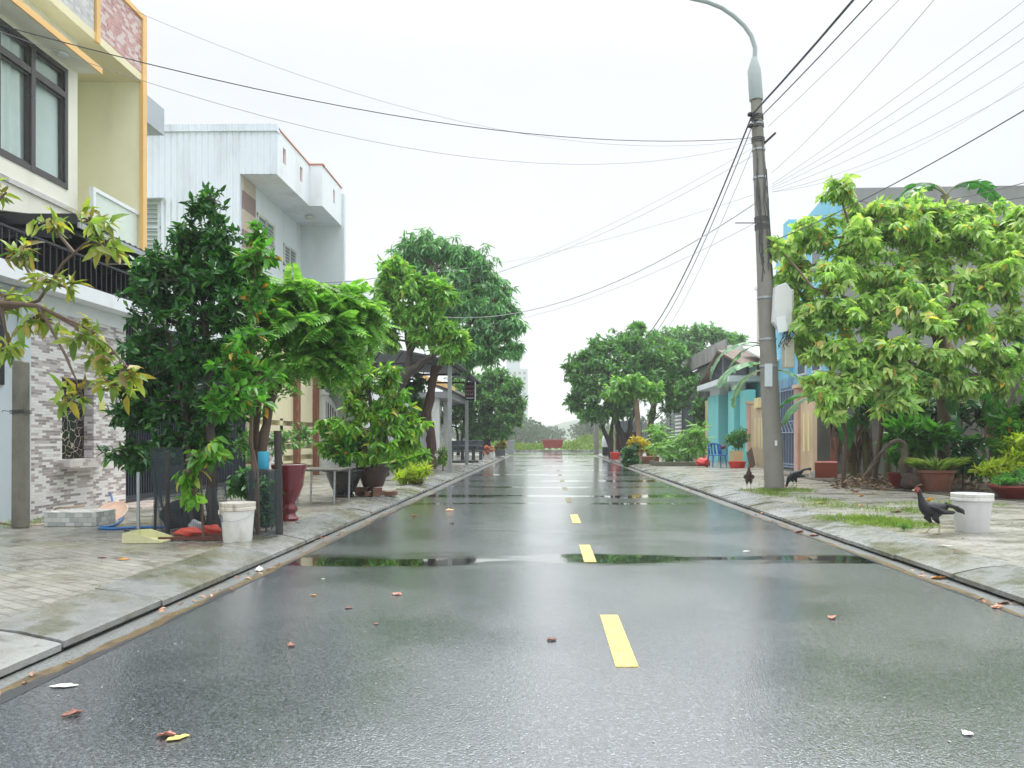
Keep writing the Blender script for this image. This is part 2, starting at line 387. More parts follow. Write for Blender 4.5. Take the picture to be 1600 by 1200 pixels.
def guttermat():
    m, nt, b, L = newmat('gutter_concrete')
    v = coords(nt, 'geo'); s = N_(nt, 'ShaderNodeSeparateXYZ'); nt.links.new(v, s.inputs[0])
    big = noise(nt, coords(nt,'geo',(3,.7,1)), 1.5, 6, .65); fine = noise(nt, v, 60, 4); med = noise(nt, v, 9, 5, .7)
    # concrete channel next to the kerb, silt left by the rain along the asphalt edge
    d = math_(nt, 'ABSOLUTE', math_(nt, 'SUBTRACT', s.outputs[0], .32)); d = math_(nt, 'SUBTRACT', 2.84, d)
    d = math_(nt, 'ADD', d, math_(nt, 'MULTIPLY', math_(nt, 'SUBTRACT', big, .5), .30))
    c = mixc(nt, rng_(nt, fine, .3, .7), (.12,.135,.135), (.27,.28,.27))
    si = mixc(nt, rng_(nt, med, .35, .65), (.075,.052,.022), (.21,.15,.075))
    c = mixc(nt, math_(nt, 'MULTIPLY', rng_(nt, d, .10, .13), rng_(nt, s.outputs[1], 6, 16, .95, .35)), c, si); c = mixc(nt, rng_(nt, med, .60, .66, 0, .7), c, (.045,.035,.02))
    c = mixc(nt, rng_(nt, d, .17, .19), c, (.05,.053,.057))
    L.new(c, b.inputs['Base Color']); b.inputs['Roughness'].default_value = .3
    bump(nt, math_(nt,'ADD',fine,big), .5, .01, b); return m
def groundmat(name, a, bb, c3):
    m, nt, b, L = newmat(name); v = coords(nt, 'geo')
    n = noise(nt, v, .12, 6, .65); f = noise(nt, v, 9, 5, .7)
    c = mixc(nt, rng_(nt, n, .35, .65), a, bb); c = mixc(nt, rng_(nt, f, .4, .7, 0, .6), c, c3)
    L.new(c, b.inputs['Base Color']); b.inputs['Roughness'].default_value = .85; bump(nt, f, .8, .05, b); return m
mASPH = asphalt(); mPAVE = paving(); mKERB = kerbmat(); mGUT = guttermat()
mFIELD = groundmat('meadow', (.10,.17,.035), (.17,.24,.05), (.26,.30,.09))
mSOIL = groundmat('dark_soil', (.045,.035,.024), (.08,.065,.045), (.12,.10,.06))
KL, KR = -2.52, 3.16; TOPL, TOPR = -2.96, 3.64      # kerb lip and its upper edge
g = MB().box(-600, 600, -60, 900, -.4, -.02); g.build('ground', mFIELD, kind='structure')
r = MB(); r.box(KL+.22, KR-.2, -12, 50, -.015, 0.0); r.box(-90, 90, 50, 65, -.015, 0.0); r.build('road', mASPH, kind='structure')
g = MB(); g.box(KL-.02, KL+.219, -12, 50, -.015, .002); g.box(KR-.199, KR+.02, -12, 50, -.015, .002); g.build('gutter', mGUT, kind='structure')
# kerb slabs, each with a small joint and its own settling
rg = random.Random(4); k = MB()
for side, lip, top in ((-1, KL, TOPL), (1, KR, TOPR)):
    y = -4.0
    while y < 49.5:
        ln = .99 + rg.uniform(-.02,.02); a = rg.uniform(-.008,.008); c = rg.uniform(-.006,.006); dx = rg.uniform(-.008,.008)
        top2 = top - side*0.0; poly = [(lip+dx+side*.07, -.05), (lip+dx+side*.07, .022+a), (lip+dx, .022+a), (lip+dx, .056+a), (lip+dx+side*.02, .064+a), (lip+dx+side*.22, .108+a), (top, .136+c), (top, -.05)]
        k.prism(poly, 1, y, y+ln)
        y += ln + .012
k.build('kerb', mKERB, kind='structure')
e = MB()                                             # far kerb where the street meets the cross road
for x0, x1 in ((-60, -3.1), (3.7, 60)): e.box(x0, x1, 49.52, 49.9, -.05, .137)
e.box(-90, 90, 65, 65.35, -.05, .14); e.build('far_kerb', mKERB, kind='structure')
p = MB(); p.box(-16, TOPL-.004, -12, 49.5, -.1, SW); p.build('left_pavement', mPAVE, kind='structure')
p = MB(); p.box(TOPR+.004, 22, -12, 49.5, -.1, SW); p.build('right_pavement', mPAVE, kind='structure')
# the plot beside the grey wall: bare soil between the plants
p = MB(); rr = random.Random(8)
pts = [(6.3,21.5),(6.4,18.5),(6.6,16.6),(6.2,15.2),(6.9,14.1),(7.0,12.9),(7.8,11.8),(8.4,10.6),(12,9.5),(20,9),(20,21.5)]
p.prism([(x, y) for x, y in pts], 2, SW-.03, SW+.012); p.build('garden_soil', mSOIL, kind='structure')
# yellow centre dashes, thin paint films
mYEL = M('road_paint', (.72,.58,.17), .3, (.35,.31,.17), .5, 6, .08, .3, fine=120)
def worn(m, k):
    nt = m.node_tree; L = nt.links; b = nt.nodes['Principled BSDF']; v = coords(nt, 'geo')
    tr = N_(nt, 'ShaderNodeBsdfTransparent'); ms = N_(nt, 'ShaderNodeMixShader'); a = noise(nt, v, 26, 6, .8); L.new(rng_(nt, a, k, k+.05, 0, 1), ms.inputs[0])
    L.new(b.outputs[0], ms.inputs[1]); L.new(tr.outputs[0], ms.inputs[2]); L.new(ms.outputs[0], nt.nodes['Material Output'].inputs['Surface'])
worn(mYEL, .60)
d = MB(); y = 3.76
for i in range(3): d.box(.335, .447, y, y+1.1, .0005, .0042); y += 3.2
d.build('road_marking', mYEL, kind='structure')
mFADE = M('worn_road_paint', (.40,.34,.14), .3, (.07,.07,.07), .9, 9, .1, .3, fine=120)
worn(mFADE, .45)
d = MB()
for i in range(5): d.box(.335, .447, y, y+1.1, .0005, .0042); y += 3.2
d.build('worn_road_marking', mFADE, kind='structure')
mPALE = M('faded_paint', (.36,.37,.36), .35, (.2,.2,.2), .5, 7, .1, .3)

# ---------------------------------------------------------------- far country
def hill(name, y, x0, x1, hts, c, rough=.9):
    rgx = np.random.default_rng(int(y)); n = 90; xs = np.linspace(x0, x1, n); mb = MB(); vs = []; fs = []
    h = np.interp(xs, np.linspace(x0, x1, len(hts)), hts) * (1 + .10*rgx.normal(size=n))
    for j, (dy, f) in enumerate(((0,0),(8,.75),(22,1.0),(60,.9),(120,0))):
        for x, hh in zip(xs, h): vs.append((x, y+dy, -1+ (hh+1)*f*(1+.05*rgx.normal())))
    for j in range(4):
        for i in range(n-1): fs.append((j*n+i, j*n+i+1, (j+1)*n+i+1, (j+1)*n+i))
    mb.add(vs, fs); return mb.build(name, c, kind='structure', smooth=True)
mHILL = groundmat('far_wood', (.04,.075,.045), (.06,.10,.06), (.05,.08,.05))
hill('far_hills', 640, -420, 420, [3,4,6,8,9,8,9,12,17,15,12,10,13,9,6,4], mHILL)
# low scrub at the edge of the field: uncountable, one mass of leaves
mSCRUB = leafmat('scrub_leaf', [(0,(.06,.13,.02)),(.5,(.13,.22,.04)),(1,(.26,.32,.07))], .6, .4)
rg = np.random.default_rng(3); n = 26000
xs = rg.uniform(-26, 26, n); ys = 65.4 + rg.random(n)**1.6*30; kp = ~((xs > -.9) & (xs < 1.8) & (ys < 68.4)); xs = xs[kp]; ys = ys[kp]; n = len(xs)
hh = .35 + .5*(np.sin(xs*.9+1)+np.sin(xs*.37+ys*.3))*.3
bush = np.exp(-((xs-3.9)/1.5)**2)*1.1 + np.exp(-((xs-6.2)/1.2)**2)*1.5 + np.exp(-((xs+5)/2)**2)*.5
zz = rg.random(n)**1.3*(np.maximum(hh,.2)+bush)*1.0
leafmesh('field_scrub', np.c_[xs,ys,zz], np.c_[rg.normal(size=(n,2))*.6, np.ones(n)], rv(rg,n), .28*(.6+.8*rg.random(n)), .07, mSCRUB, None, LOW, .3, kind='stuff', label='rough green grass and low bushes of the field beyond the street end')
# ragged woods beyond the field: read as one mass
mWOOD = leafmat('wood_leaf', [(0,(.03,.06,.03)),(.5,(.045,.09,.04)),(1,(.07,.12,.06))], .7, .25)
n = 30000; cx = rg.uniform(-60, 60, 46); cy = rg.uniform(150, 215, 46); ch = rg.uniform(3, 6.5, 46); cw = rg.uniform(2.5, 5.5, 46)
i = rg.integers(0, 46, n); q = rv(rg, n) * (rg.random((n,1))**.4)
P = np.c_[cx[i]+q[:,0]*cw[i], cy[i]+q[:,1]*cw[i], ch[i]*.55*(1+q[:,2])]
leafmesh('distant_wood', P, rv(rg,n), rv(rg,n), .9, .6, mWOOD, None, LOW, .1, kind='stuff', label='pale misty tree line far beyond the field')
# hazy tower block
mTOW = M('tower_render', (.42,.46,.52), .8, None); mTW2 = M('tower_windows', (.10,.13,.17), .3, None)
t = thing('tower_block', (-17, 455, 0), 'tall pale apartment tower fading into the mist behind the street trees', 'building')
MB().box(-26,-11.5,450,464,0,42).box(-24,-16,452,462,42,47).build('wall', mTOW, t)
for j in range(13):
    for i in range(5):
        x = -25.3 + i*2.8
        MB().box(x, x+1.5, 449.9, 450.05, 2+j*3.05, 3.6+j*3.05).build('window', mTW2, t)
# ================================================================ BUILDINGS, LEFT
mCREAM = M('cream_plaster', (.80,.74,.50), .6, (.45,.42,.28), .35, 1.2, .04)
mPALEC = M('pale_plaster', (.82,.82,.72), .6, (.5,.5,.42), .3, 1.2, .04)
mORANGE = M('ochre_trim', (.84,.53,.20), .5, (.4,.25,.1), .3, 2, .05)
mWHITE = M('white_paint', (.82,.86,.90), .55, (.42,.43,.42), .45, 1.0, .04)
mOLDW = M('old_white_paint', (.68,.68,.64), .65, (.22,.22,.18), .65, 1.6, .06)
mBLUEW = M('bluish_plaster', (.55,.63,.68), .6, (.25,.28,.27), .6, 1.3, .06)
mFRAME = M('grey_frame', (.07,.065,.065), .35, None, bmp=0)
mBLACK = M('black_metal', (.018,.02,.026), .4, (.06,.06,.06), .4, 3, .2)
mINSHADE = M('interior_shade', (.008,.009,.010), .8, None)  # near-black colour standing in for the shade of deep recesses
mNAVY = M('navy_metal', (.02,.028,.045), .38, (.06,.05,.045), .4, 3, .2)
mSTEEL = M('galvanised_steel', (.42,.45,.48), .35, (.22,.2,.18), .5, 4, .1, metal=.6)
mRUST = M('rusty_post', (.20,.075,.04), .7, (.42,.3,.2), .6, 9, .2)
mGREY = M('grey_cement', (.10,.098,.085), .75, (.03,.032,.022), .85, 1.0, .12)
mGREYP = M('grey_cement_wall', (.30,.31,.32), .75, (.12,.125,.11), .6, .8, .06)
mBROWN = M('brown_timber', (.14,.10,.07), .7, (.05,.05,.04), .6, 4, .25)
def corrugated(name, c, axis='y', pitch=.11, rough=.35, metal=.3, dirt=(.15,.14,.12)):
    m, nt, b, L = newmat(name); v = coords(nt, 'geo')
    wv = N_(nt, 'ShaderNodeTexWave', wave_type='BANDS', bands_direction=axis.upper(), wave_profile='SIN', i_Scale=1/pitch/2*.314*1.0)
    wv.inputs['Scale'].default_value = .314/pitch*1.0; nt.links.new(v, wv.inputs['Vector'])
    n = noise(nt, coords(nt,'geo',(1,1,.3)), 1.6, 5)
    sh = mixc(nt, rng_(nt, n, .45, .8, 0, .45, True), c, dirt)
    L.new(sh, b.inputs['Base Color']); b.inputs['Roughness'].default_value = rough; b.inputs['Metallic'].default_value = metal
    bump(nt, wv.outputs['Fac'], 1.0, .03, b); return m
mCORW = corrugated('white_corrugated_sheet', (.74,.81,.90), 'x', .16, dirt=(.40,.42,.42))
mCORB = corrugated('black_corrugated_sheet', (.03,.035,.042), 'y', .10)
mCORG = corrugated('grey_corrugated_sheet', (.24,.26,.30), 'y', .12)
def glassmat(name, c=(.55,.62,.62), alpha=.55):
    m, nt, b, L = newmat(name); b.inputs['Base Color'].default_value = rgba(c); b.inputs['Roughness'].default_value = .04
    b.inputs['Transmission Weight'].default_value = alpha; b.inputs['IOR'].default_value = 1.5; return m
def thinglass(name, f=.10):
    m, nt, b, L = newmat(name); b.inputs['Base Color'].default_value = (.1,.12,.12,1); b.inputs['Roughness'].default_value = .03
    tr = N_(nt, 'ShaderNodeBsdfTransparent'); tr.inputs[0].default_value = (.97,1,.99,1); ly = None
    ms = N_(nt, 'ShaderNodeMixShader'); ms.inputs[0].default_value = .10; L.new(tr.outputs[0], ms.inputs[1]); L.new(b.outputs[0], ms.inputs[2]); L.new(ms.outputs[0], nt.nodes['Material Output'].inputs['Surface']); return m
mGLASS = thinglass('window_glass')
mCURT = M('curtain_cloth', (.86,.93,.92), .8, None, bmp=.05)
def tilemat(name, cols, bw, rh, mortar=(.6,.58,.56), off=.5, msize=.002, rough=.25, mott=.25):
    m, nt, b, L = newmat(name); v = coords(nt, 'wall')
    def brick(w_, h_, o, ca, cb):
        br = N_(nt, 'ShaderNodeTexBrick', i_Scale=1.0); br.offset = o
        br.inputs['Brick Width'].default_value=w_; br.inputs['Row Height'].default_value=h_; br.inputs['Mortar Size'].default_value=msize; br.inputs['Mortar Smooth'].default_value=.2
        br.inputs['Color1'].default_value=rgba(ca); br.inputs['Color2'].default_value=rgba(cb); br.inputs['Mortar'].default_value=rgba(mortar)
        nt.links.new(v, br.inputs['Vector']); return br
    b1 = brick(bw, rh, off, (0,0,0), (1,1,1)); b1.inputs['Mortar'].default_value=(.5,.5,.5,1)
    cr = N_(nt, 'ShaderNodeValToRGB'); e = cr.color_ramp.elements; cr.color_ramp.interpolation='CONSTANT'
    while len(e) < len(cols): e.new(.5)
    for i, c in enumerate(cols): e[i].position = i/len(cols); e[i].color = rgba(c)
    L.new(b1.outputs['Color'], cr.inputs[0])
    n = noise(nt, coords(nt,'wall',(3,14,1)), 4, 5)
    c = mixc(nt, rng_(nt, n, .35, .65, 0, mott), cr.outputs[0], (.72,.68,.66))
    c = mixc(nt, b1.outputs['Fac'], c, mortar)
    L.new(c, b.inputs['Base Color']); b.inputs['Roughness'].default_value = rough
    bump(nt, math_(nt,'SUBTRACT',b1.outputs['Color'],b1.outputs['Fac']), .35, .006, b); return m
mTILE = tilemat('strip_tiles', [(.78,.77,.77),(.36,.31,.31),(.70,.68,.68),(.26,.22,.225),(.76,.75,.74),(.50,.45,.45)], .145, .034)
mREDT = tilemat('red_mosaic', [(.45,.14,.12),(.62,.45,.42),(.36,.09,.08),(.50,.22,.2),(.60,.5,.48)], .11, .055, (.5,.42,.4), .37, mott=.5)
mGRYT = tilemat('grey_mosaic', [(.42,.45,.45),(.58,.62,.6),(.35,.38,.40),(.5,.54,.53)], .11, .055, (.5,.5,.48), .37, mott=.6)
mBLKT = tilemat('pale_block_tiles', [(.55,.57,.54),(.36,.39,.38),(.62,.63,.6),(.44,.46,.43)], .10, .055, (.3,.3,.27))
def marble():
    m, nt, b, L = newmat('black_marble'); v = coords(nt, 'geo')
    vo = N_(nt, 'ShaderNodeTexVoronoi', feature='DISTANCE_TO_EDGE', i_Scale=7.5); 
    wv = N_(nt, 'ShaderNodeVectorMath', operation='MULTIPLY_ADD'); wv.inputs[1].default_value=(.25,.25,.25)
    nn = N_(nt,'ShaderNodeTexNoise',i_Scale=3.0,i_Detail=5.0); nt.links.new(v, nn.inputs['Vector']); nt.links.new(nn.outputs['Color'], wv.inputs[0]); nt.links.new(v, wv.inputs[2]); nt.links.new(wv.outputs[0], vo.inputs['Vector'])
    c = mixc(nt, rng_(nt, vo.outputs['Distance'], 0, .028, 1, 0), (.014,.012,.013), (.62,.52,.42))
    L.new(c, b.inputs['Base Color']); b.inputs['Roughness'].default_value = .12; return m
mMARB = marble()

# --- yellow two-storey house
WX = -7.4; FX = -7.1
h = thing('yellow_house', (-10, 9, 0), 'two-storey cream and yellow house with ochre trim and curtained upstairs window', 'house')
Y1, Y2, S0, S1 = 9.35, 11.84, 4.95, 6.8
w_ = MB(); w_.box(-14, WX, 4, 12.1, .1, 4.62)                     # lower block
w_.box(-14, WX-.25, 4, 12.1, 4.62, 7.37)                            # body behind the window wall
w_.box(WX-.25, WX, 4, Y1, 4.62, 7.37).box(WX-.25, WX, Y2, 12.1, 4.62, 7.37).box(WX-.25, WX, Y1, Y2, 4.62, S0).box(WX-.25, WX, Y1, Y2, S1, 7.37)
w_.build('wall', mPALEC, h)
f = MB()                                                            # window frame, mullions, transom
for a, b_ in ((Y1, Y1+.07), (10.30, 10.38), (11.0, 11.09), (Y2-.07, Y2)): f.box(WX-.10, WX+.015, a, b_, S0, S1)
for a, b_ in ((S0, S0+.08), (6.34, 6.43), (S1-.07, S1)): f.box(WX-.099, WX+.012, Y1+.01, Y2-.01, a, b_)
for a, b_ in ((Y1+.07,10.30),(10.38,11.0),(11.09,Y2-.07)):
    for c_, d_ in ((S0+.08,6.34),(6.43,S1-.07)):
        for (p,q,r_,s_) in ((a,a+.035,c_,d_),(b_-.035,b_,c_,d_),(a+.035,b_-.035,c_,c_+.035),(a+.035,b_-.035,d_-.035,d_)): f.box(WX-.07, WX-.02, p,q,r_,s_)
fo = f.build('window_frame', mFRAME, h)
MB().box(WX-.05, WX-.042, Y1+.02, Y2-.02, S0+.02, S1-.02).build('pane', mGLASS, fo)
c_ = MB(); ys = np.linspace(Y1, Y2, 150); rgc = np.random.default_rng(2)
vs = []; ph = 0
for i, y in enumerate(ys):
    ph += .35 + .25*math.sin(y*3.1)
    for z, s in ((S0, 1.2), (5.6, 1.0), (6.2, .7), (S1, .5)): vs.append((WX-.10 + .03*math.sin(ph + .2*z)*s, y, z))
c_.add(vs, [(i*4+j, (i+1)*4+j, (i+1)*4+j+1, i*4+j+1) for i in range(149) for j in range(3)]).build('curtain', mCURT, h, smooth=True)
MB().box(WX-.02, WX+.03, 4, 12.12, 4.63, 4.70).build('marble_band', tilemat('grey_marble_band', [(.25,.24,.24),(.5,.5,.5),(.35,.33,.33)], .35, .2, mott=.7), h)
MB().box(-14, FX, 13.47, 13.56, .1, 8.44).box(-14, WX-.9, 12.1, 13.47, .1, 7.37).build('side_wall', M('yellow_plaster', (.96,.94,.70), .6, (.5,.45,.25), .3, 1.2, .04), h)
MB().box(-14, FX, 12.1, 13.47, 4.05, 4.25).build('balcony_floor', mPALEC, h)
MB().box(-14, FX, 4, 13.47, 7.37, 7.50).build('roof_slab', mCREAM, h)
MB().box(WX, -7.04, 4, 12.1, 6.87, 6.97).build('window_hood', mPALEC, h)
MB().box(-7.04, -7.012, 4, 12.11, 6.86, 6.96).build('hood_edge', mORANGE, h)
MB().lathe([(.07,0),(.075,.03),(.03,.045)], (-7.22, 11.45, 6.83), 16).build('soffit_lamp', mWHITE, h)
t_ = MB(); t_.box(FX-.035, FX+.03, 13.44, 13.57, .1, 8.56).box(FX-.03, FX+.028, 4, 13.44, 8.46, 8.54).box(FX-.03, FX+.028, 12.06, 12.16, 7.36, 8.46)
t_.build('trim', mORANGE, h)
MB().box(FX-.15, FX, 12.19, 13.44, 7.5, 8.44).build('parapet_panel', mREDT, h, label='red and white mosaic parapet panel')
MB().box(FX-.15, FX, 4, 12.03, 7.5, 8.44).build('parapet_panel', mGRYT, h, label='grey mosaic parapet panel')
mRAILP = M('rail_panel', (.66,.76,.68), .2, None, bmp=0)
MB().box(FX-.10, FX-.07, 12.18, 13.44, 4.25, 5.03).build('balcony_panel', mRAILP, h)
MB().box(FX-.12, FX-.05, 12.1, 13.46, 5.03, 5.09).box(FX-.12, FX-.05, 12.1, 12.17, 4.25, 5.03).build('balcony_rail', mWHITE, h)
MB().box(-8.6, -7.08, 13.58, 14.2, 6.72, 7.2).build('rear_canopy', M('grey_slab', (.42,.47,.52), .6, None), h)
MB().prism([(-9.4,7.5),(-7.25,7.5),(-7.9,8.15)], 1, 5, 12.9).build('roof_ridge', mGREYP, h)
# --- awning over its forecourt
a = thing('dark_awning', (-6.6, 11.3, 4), 'low black corrugated awning over the forecourt of the yellow house', 'awning')
s = MB(); n = 60
vs = []
for i in range(n+1):
    y = 10.25 + i*(12.55-10.25)/n; z = .018*math.sin(i*math.pi/2)
    vs += [(-6.25, y, 4.03+z), (-7.37, y, 4.17+z), (-6.25, y, 4.01+z), (-7.37, y, 4.15+z)]
fs = []
for i in range(n):
    b0 = i*4; b1 = b0+4; fs += [(b0,b0+1,b1+1,b1),(b0+2,b1+2,b1+3,b0+3),(b0,b1,b1+2,b0+2),(b0+1,b0+3,b1+3,b1+1)]
fs += [(0,2,3,1),(n*4,n*4+1,n*4+3,n*4+2)]
s.add(vs, fs).build('roof_sheet', mBLACK, a, smooth=True)
MB().box(-6.262,-6.235,10.24,12.56,3.93,4.005).build('fascia', mSTEEL, a)
MB().box(-7.36,-6.27,10.24,10.275,3.98,4.12).build('end_fascia', mBLACK, a)
MB().box(-7.36,-6.27,10.28,12.5,3.965,3.995).build('soffit', mBLACK, a)
s = MB(); s.box(-6.40,-6.34,10.2,12.5,3.86,3.93)
for y in (10.3, 11.05, 11.8, 12.45): s.box(-7.3,-6.42,y-.025,y+.025,3.87,3.93)
s.box(-7.3,-6.38, 12.44,12.5,3.80,3.86).box(-7.3,-6.38, 10.25,10.31,3.80,3.86)
s.build('roof_frame', mBLACK, a)
r_ = MB()
for i in range(34): y = 8.2 + i*.125; r_.box(-6.37,-6.355, y, y+.014, 3.2, 3.62)
r_.box(-6.38,-6.345, 8.1,12.5,3.60,3.63).box(-6.38,-6.345, 8.1,12.5,3.19,3.225); r_.build('railing', mBLACK, a)
MB().box(-7.38,-7.33, 8.0,12.5,3.15,4.12).box(-7.33,-6.5,12.5,12.54,3.15,3.9).build('recess_shade_panel', mINSHADE, a)  # added panel, its colour paints the deep shade under the awning
MB().box(-7.3,-6.45, 8.0,12.5,3.15,3.18).build('ledge', mINSHADE, a)  # same painted shade along the bottom of the recess
# --- tiled gate wall
t = thing('tiled_wall', (-6.6, 10.5, SW), 'purple and white strip-tiled gate wall with a black marble niche', 'wall')
N0, N1, NZ0, NZ1 = 10.13, 10.84, .84, 1.93
q = MB(); q.box(-6.8,-6.4, 9.47,N0, .12,2.76).box(-6.8,-6.4, N1,11.66,.12,2.76).box(-6.8,-6.4,N0,N1,.12,NZ0).box(-6.8,-6.4,N0,N1,NZ1,2.76).box(-6.8,-6.55,N0,N1,NZ0,NZ1)
q.build('tile_cladding', mTILE, t)
MB().box(-6.549,-6.535,N0+.004,N1-.004,NZ0+.004,NZ1-.004).build('marble_panel', mMARB, t)
MB().box(-6.55,-6.24,N0-.09,N1+.06,NZ0-.115,NZ0-.003).build('sill', tilemat('sill_tiles', [(.6,.56,.54),(.4,.33,.32),(.66,.63,.6)], .12,.05), t)
MB().box(-6.9,-6.15,8.0,12.6,2.96,3.15).build('coping', mWHITE, t)
MB().box(-6.8,-6.397,9.47,11.665,2.76,2.955).build('plaster_band', mWHITE, t)
MB().prism([(-6.395,10.95),(-6.392,10.95),(-6.392,11.09),(-6.395,11.09)], 2, 1.72, 1.86).build('notice', M('blue_sticker', (.20,.45,.60), .4, None, bmp=0), t, label='small blue sticker')
MB().box(-6.396,-6.392,10.96,11.10,1.50,1.66).build('notice', M('yellow_sticker', (.62,.66,.22), .4, None, bmp=0), t, label='small yellow sticker')
MB().box(-5.72,-5.12,8.72,9.12,SW,.285).build('brick_step', mBLKT, bevel=.008, label='low step of pale grey block tiles at the foot of the tiled wall', category='step')
# --- bluish plaster wall, with a dark window at its edge
t = thing('plaster_wall', (-6.6, 8, SW), 'pale blue-grey plastered wall left of the strip-tiled wall', 'wall')
MB().box(-6.8,-6.42,4,9.465,.1,2.95).box(-6.42,-6.36,9.3,9.465,.1,2.95).build('wall', mBLUEW, t)
MB().box(-6.43,-6.40,7.6,9.06,1.75,2.75).build('window', mBLACK, t)
# --- black bar gate
g = thing('bar_gate', (-6.45, 14, SW), 'tall black sliding gate of close vertical bars beside the tiled wall', 'gate')
q = MB(); y = 11.72
while y < 16.4: q.box(-6.47,-6.44, y,y+.032,.2,2.93); y += .075
q.build('bars', mNAVY, g)
MB().box(-6.49,-6.42,11.68,16.45,.16,.24).box(-6.49,-6.42,11.68,16.45,2.9,2.96).box(-6.49,-6.42,11.68,16.45,1.5,1.55).box(-6.49,-6.42,14.0,14.08,.16,2.96).build('gate_frame', mNAVY, g)
MB().box(-6.56,-6.53,11.68,16.45,.15,2.96).build('backing_sheet', mNAVY, g)
# pale doorstep slab where the hose lies
MB().box(-6.38,-5.75,10.9,12.3,SW,SW+.02).build('door_slab', M('pink_marble_slab', (.66,.58,.52), .2, (.55,.33,.22), .6, 3, .08), label='pale pinkish doorstep slab at the corner of the black gate', category='slab')
MB().box(-6.35,-6.0,16.6,17.1,SW,1.25).build('tile_pillar', mTILE, bevel=.01, label='low strip-tiled gate pillar behind the street shrubs', category='pillar')

# --- white house with corrugated side
h = thing('white_house', (-10, 22, 0), 'tall white house with corrugated metal side and projecting rooftop parapet', 'house')
YW, OX, VX = 19.86, -7.0, -7.94
MB().prism([(-16,.1),(VX,.1),(VX,7.96),(OX,7.96),(OX,9.06),(-16,9.0)], 1, YW, YW+.12).build('side_wall', mCORW, h)
MB().prism([(-16,9.0),(OX+.02,9.06),(OX+.02,9.24),(-16,9.18)], 1, YW-.05, YW+.2).build('roof_flashing', mCORW, h)
MB().box(-16,VX,YW+.12,24.75,.1,7.96).build('wall', mWHITE, h)
MB().box(-16,OX,YW+.12,24.75,7.96,8.1).box(-8,-6.62,22.6,24.75,7.961,8.1).build('soffit', mWHITE, h)
q = MB(); holes = [(20.35,20.55),(21.75,21.95)]
zs0, zs1 = 8.42, 8.84
ye = YW+.12
q.box(OX-.12,OX,ye,22.6,8.1,zs0).box(OX-.12,OX,ye,22.6,zs1,9.16)
for a_, b_ in ((ye,20.35),(20.58,21.75),(21.98,22.6)): q.box(OX-.12,OX,a_,b_,zs0,zs1)
q.box(OX,-6.62,22.6,22.72,8.1,9.16)
for a_, b_ in ((22.72,23.75),(23.95,24.75)): q.box(-6.74,-6.62,a_,b_,zs0,zs1)
q.box(-6.74,-6.62,22.72,24.75,8.1,zs0).box(-6.74,-6.62,22.72,24.75,zs1,9.16)
q.build('parapet', mWHITE, h)
mTERR = M('terracotta_trim', (.52,.17,.10), .6, (.3,.15,.1), .3, 3)
MB().box(OX-.14,OX+.02,ye,22.58,9.16,9.2).box(OX-.14,-6.58,22.58,22.76,9.16,9.201).box(-6.76,-6.6,22.76,24.75,9.16,9.2).build('parapet_cap', mTERR, h)
for a_, b_, x in ((20.35,20.58,OX),(21.75,21.98,OX),(23.75,23.95,-6.62)):
    MB().box(x-.10,x-.06,a_+.001,b_-.001,zs0+.001,zs1-.001).build('parapet_slot', mTERR, h)
MB().box(-8,-6.55,24.75,24.95,.1,9.0).box(-8.6,-6.9,24.76,24.94,9.0,9.35).build('end_wall', M('cool_white', (.70,.77,.80), .6, (.4,.42,.42), .3, 1, .03), h)
def banded():
    m, nt, b, L = newmat('banded_tiles'); v = coords(nt, 'geo'); s = N_(nt, 'ShaderNodeSeparateXYZ'); nt.links.new(v, s.inputs[0])
    f = math_(nt, 'GREATER_THAN', math_(nt, 'MODULO', math_(nt, 'ADD', s.outputs[2], .42), 1.0), .52)
    L.new(mixc(nt, f, mixc(nt, noise(nt, v, 5, 4), (.55,.44,.33), (.66,.56,.46)), mixc(nt, noise(nt, v, 5, 4), (.22,.12,.11), (.36,.24,.22))), b.inputs['Base Color']); b.inputs['Roughness'].default_value = .4; return m
pil = MB(); pil.box(VX-.05,VX+.03,YW+.121,20.85,.1,7.955); pil.build('pilaster', banded(), h)
for y0, y1, z0, z1, name in ((21.0,22.3,6.5,7.3,'window'),(23.1,24.2,6.35,7.0,'window'),(23.1,24.2,4.3,6.2,'door')):
    fr = MB(); 
    for a_, b_ in ((y0,y0+.07),((y0+y1)/2-.03,(y0+y1)/2+.03),(y1-.07,y1)): fr.box(VX-.02,VX+.04,a_,b_,z0,z1)
    fr.box(VX-.02,VX+.035,y0,y1,z0,z0+.07).box(VX-.02,VX+.035,y0,y1,z1-.07,z1)
    if name == 'window': 
        for k_ in range(6): fr.box(VX+.0,VX+.02,y0,y1,z0+.1+k_*.1,z0+.115+k_*.1)
    fo = fr.build(name, mOLDW, h); MB().box(VX-.015,VX+.002,y0+.02,y1-.02,z0+.02,z1-.02).build('pane', M('dim_glass', (.20,.26,.28), .12, None, bmp=0), fo)
MB().lathe([(.14,0),(.15,.05),(.1,.08)], (-7.3,23.6,7.88), 18).build('soffit_lamp', mOLDW, h)
fr = MB(); x0, x1 = X(226,YW), X(251,YW)
for k_ in range(3): fr.box(x0-.6,x1,YW-.05,YW+.02,Z(395,YW)+k_*.62,Z(395,YW)+.06+k_*.62)
fr.box(x1-.06,x1,YW-.045,YW+.02,Z(395,YW),Z(318,YW)).box(x0-.6,x0-.54,YW-.045,YW+.02,Z(395,YW),Z(318,YW))
for k_ in range(11): fr.obox((x0/2+x1/2-.3,YW-.02,Z(393,YW)+.08+k_*.115), ((x1-x0+.5)/2,0,0),(0,.03,.02),(0,-.004,.006))
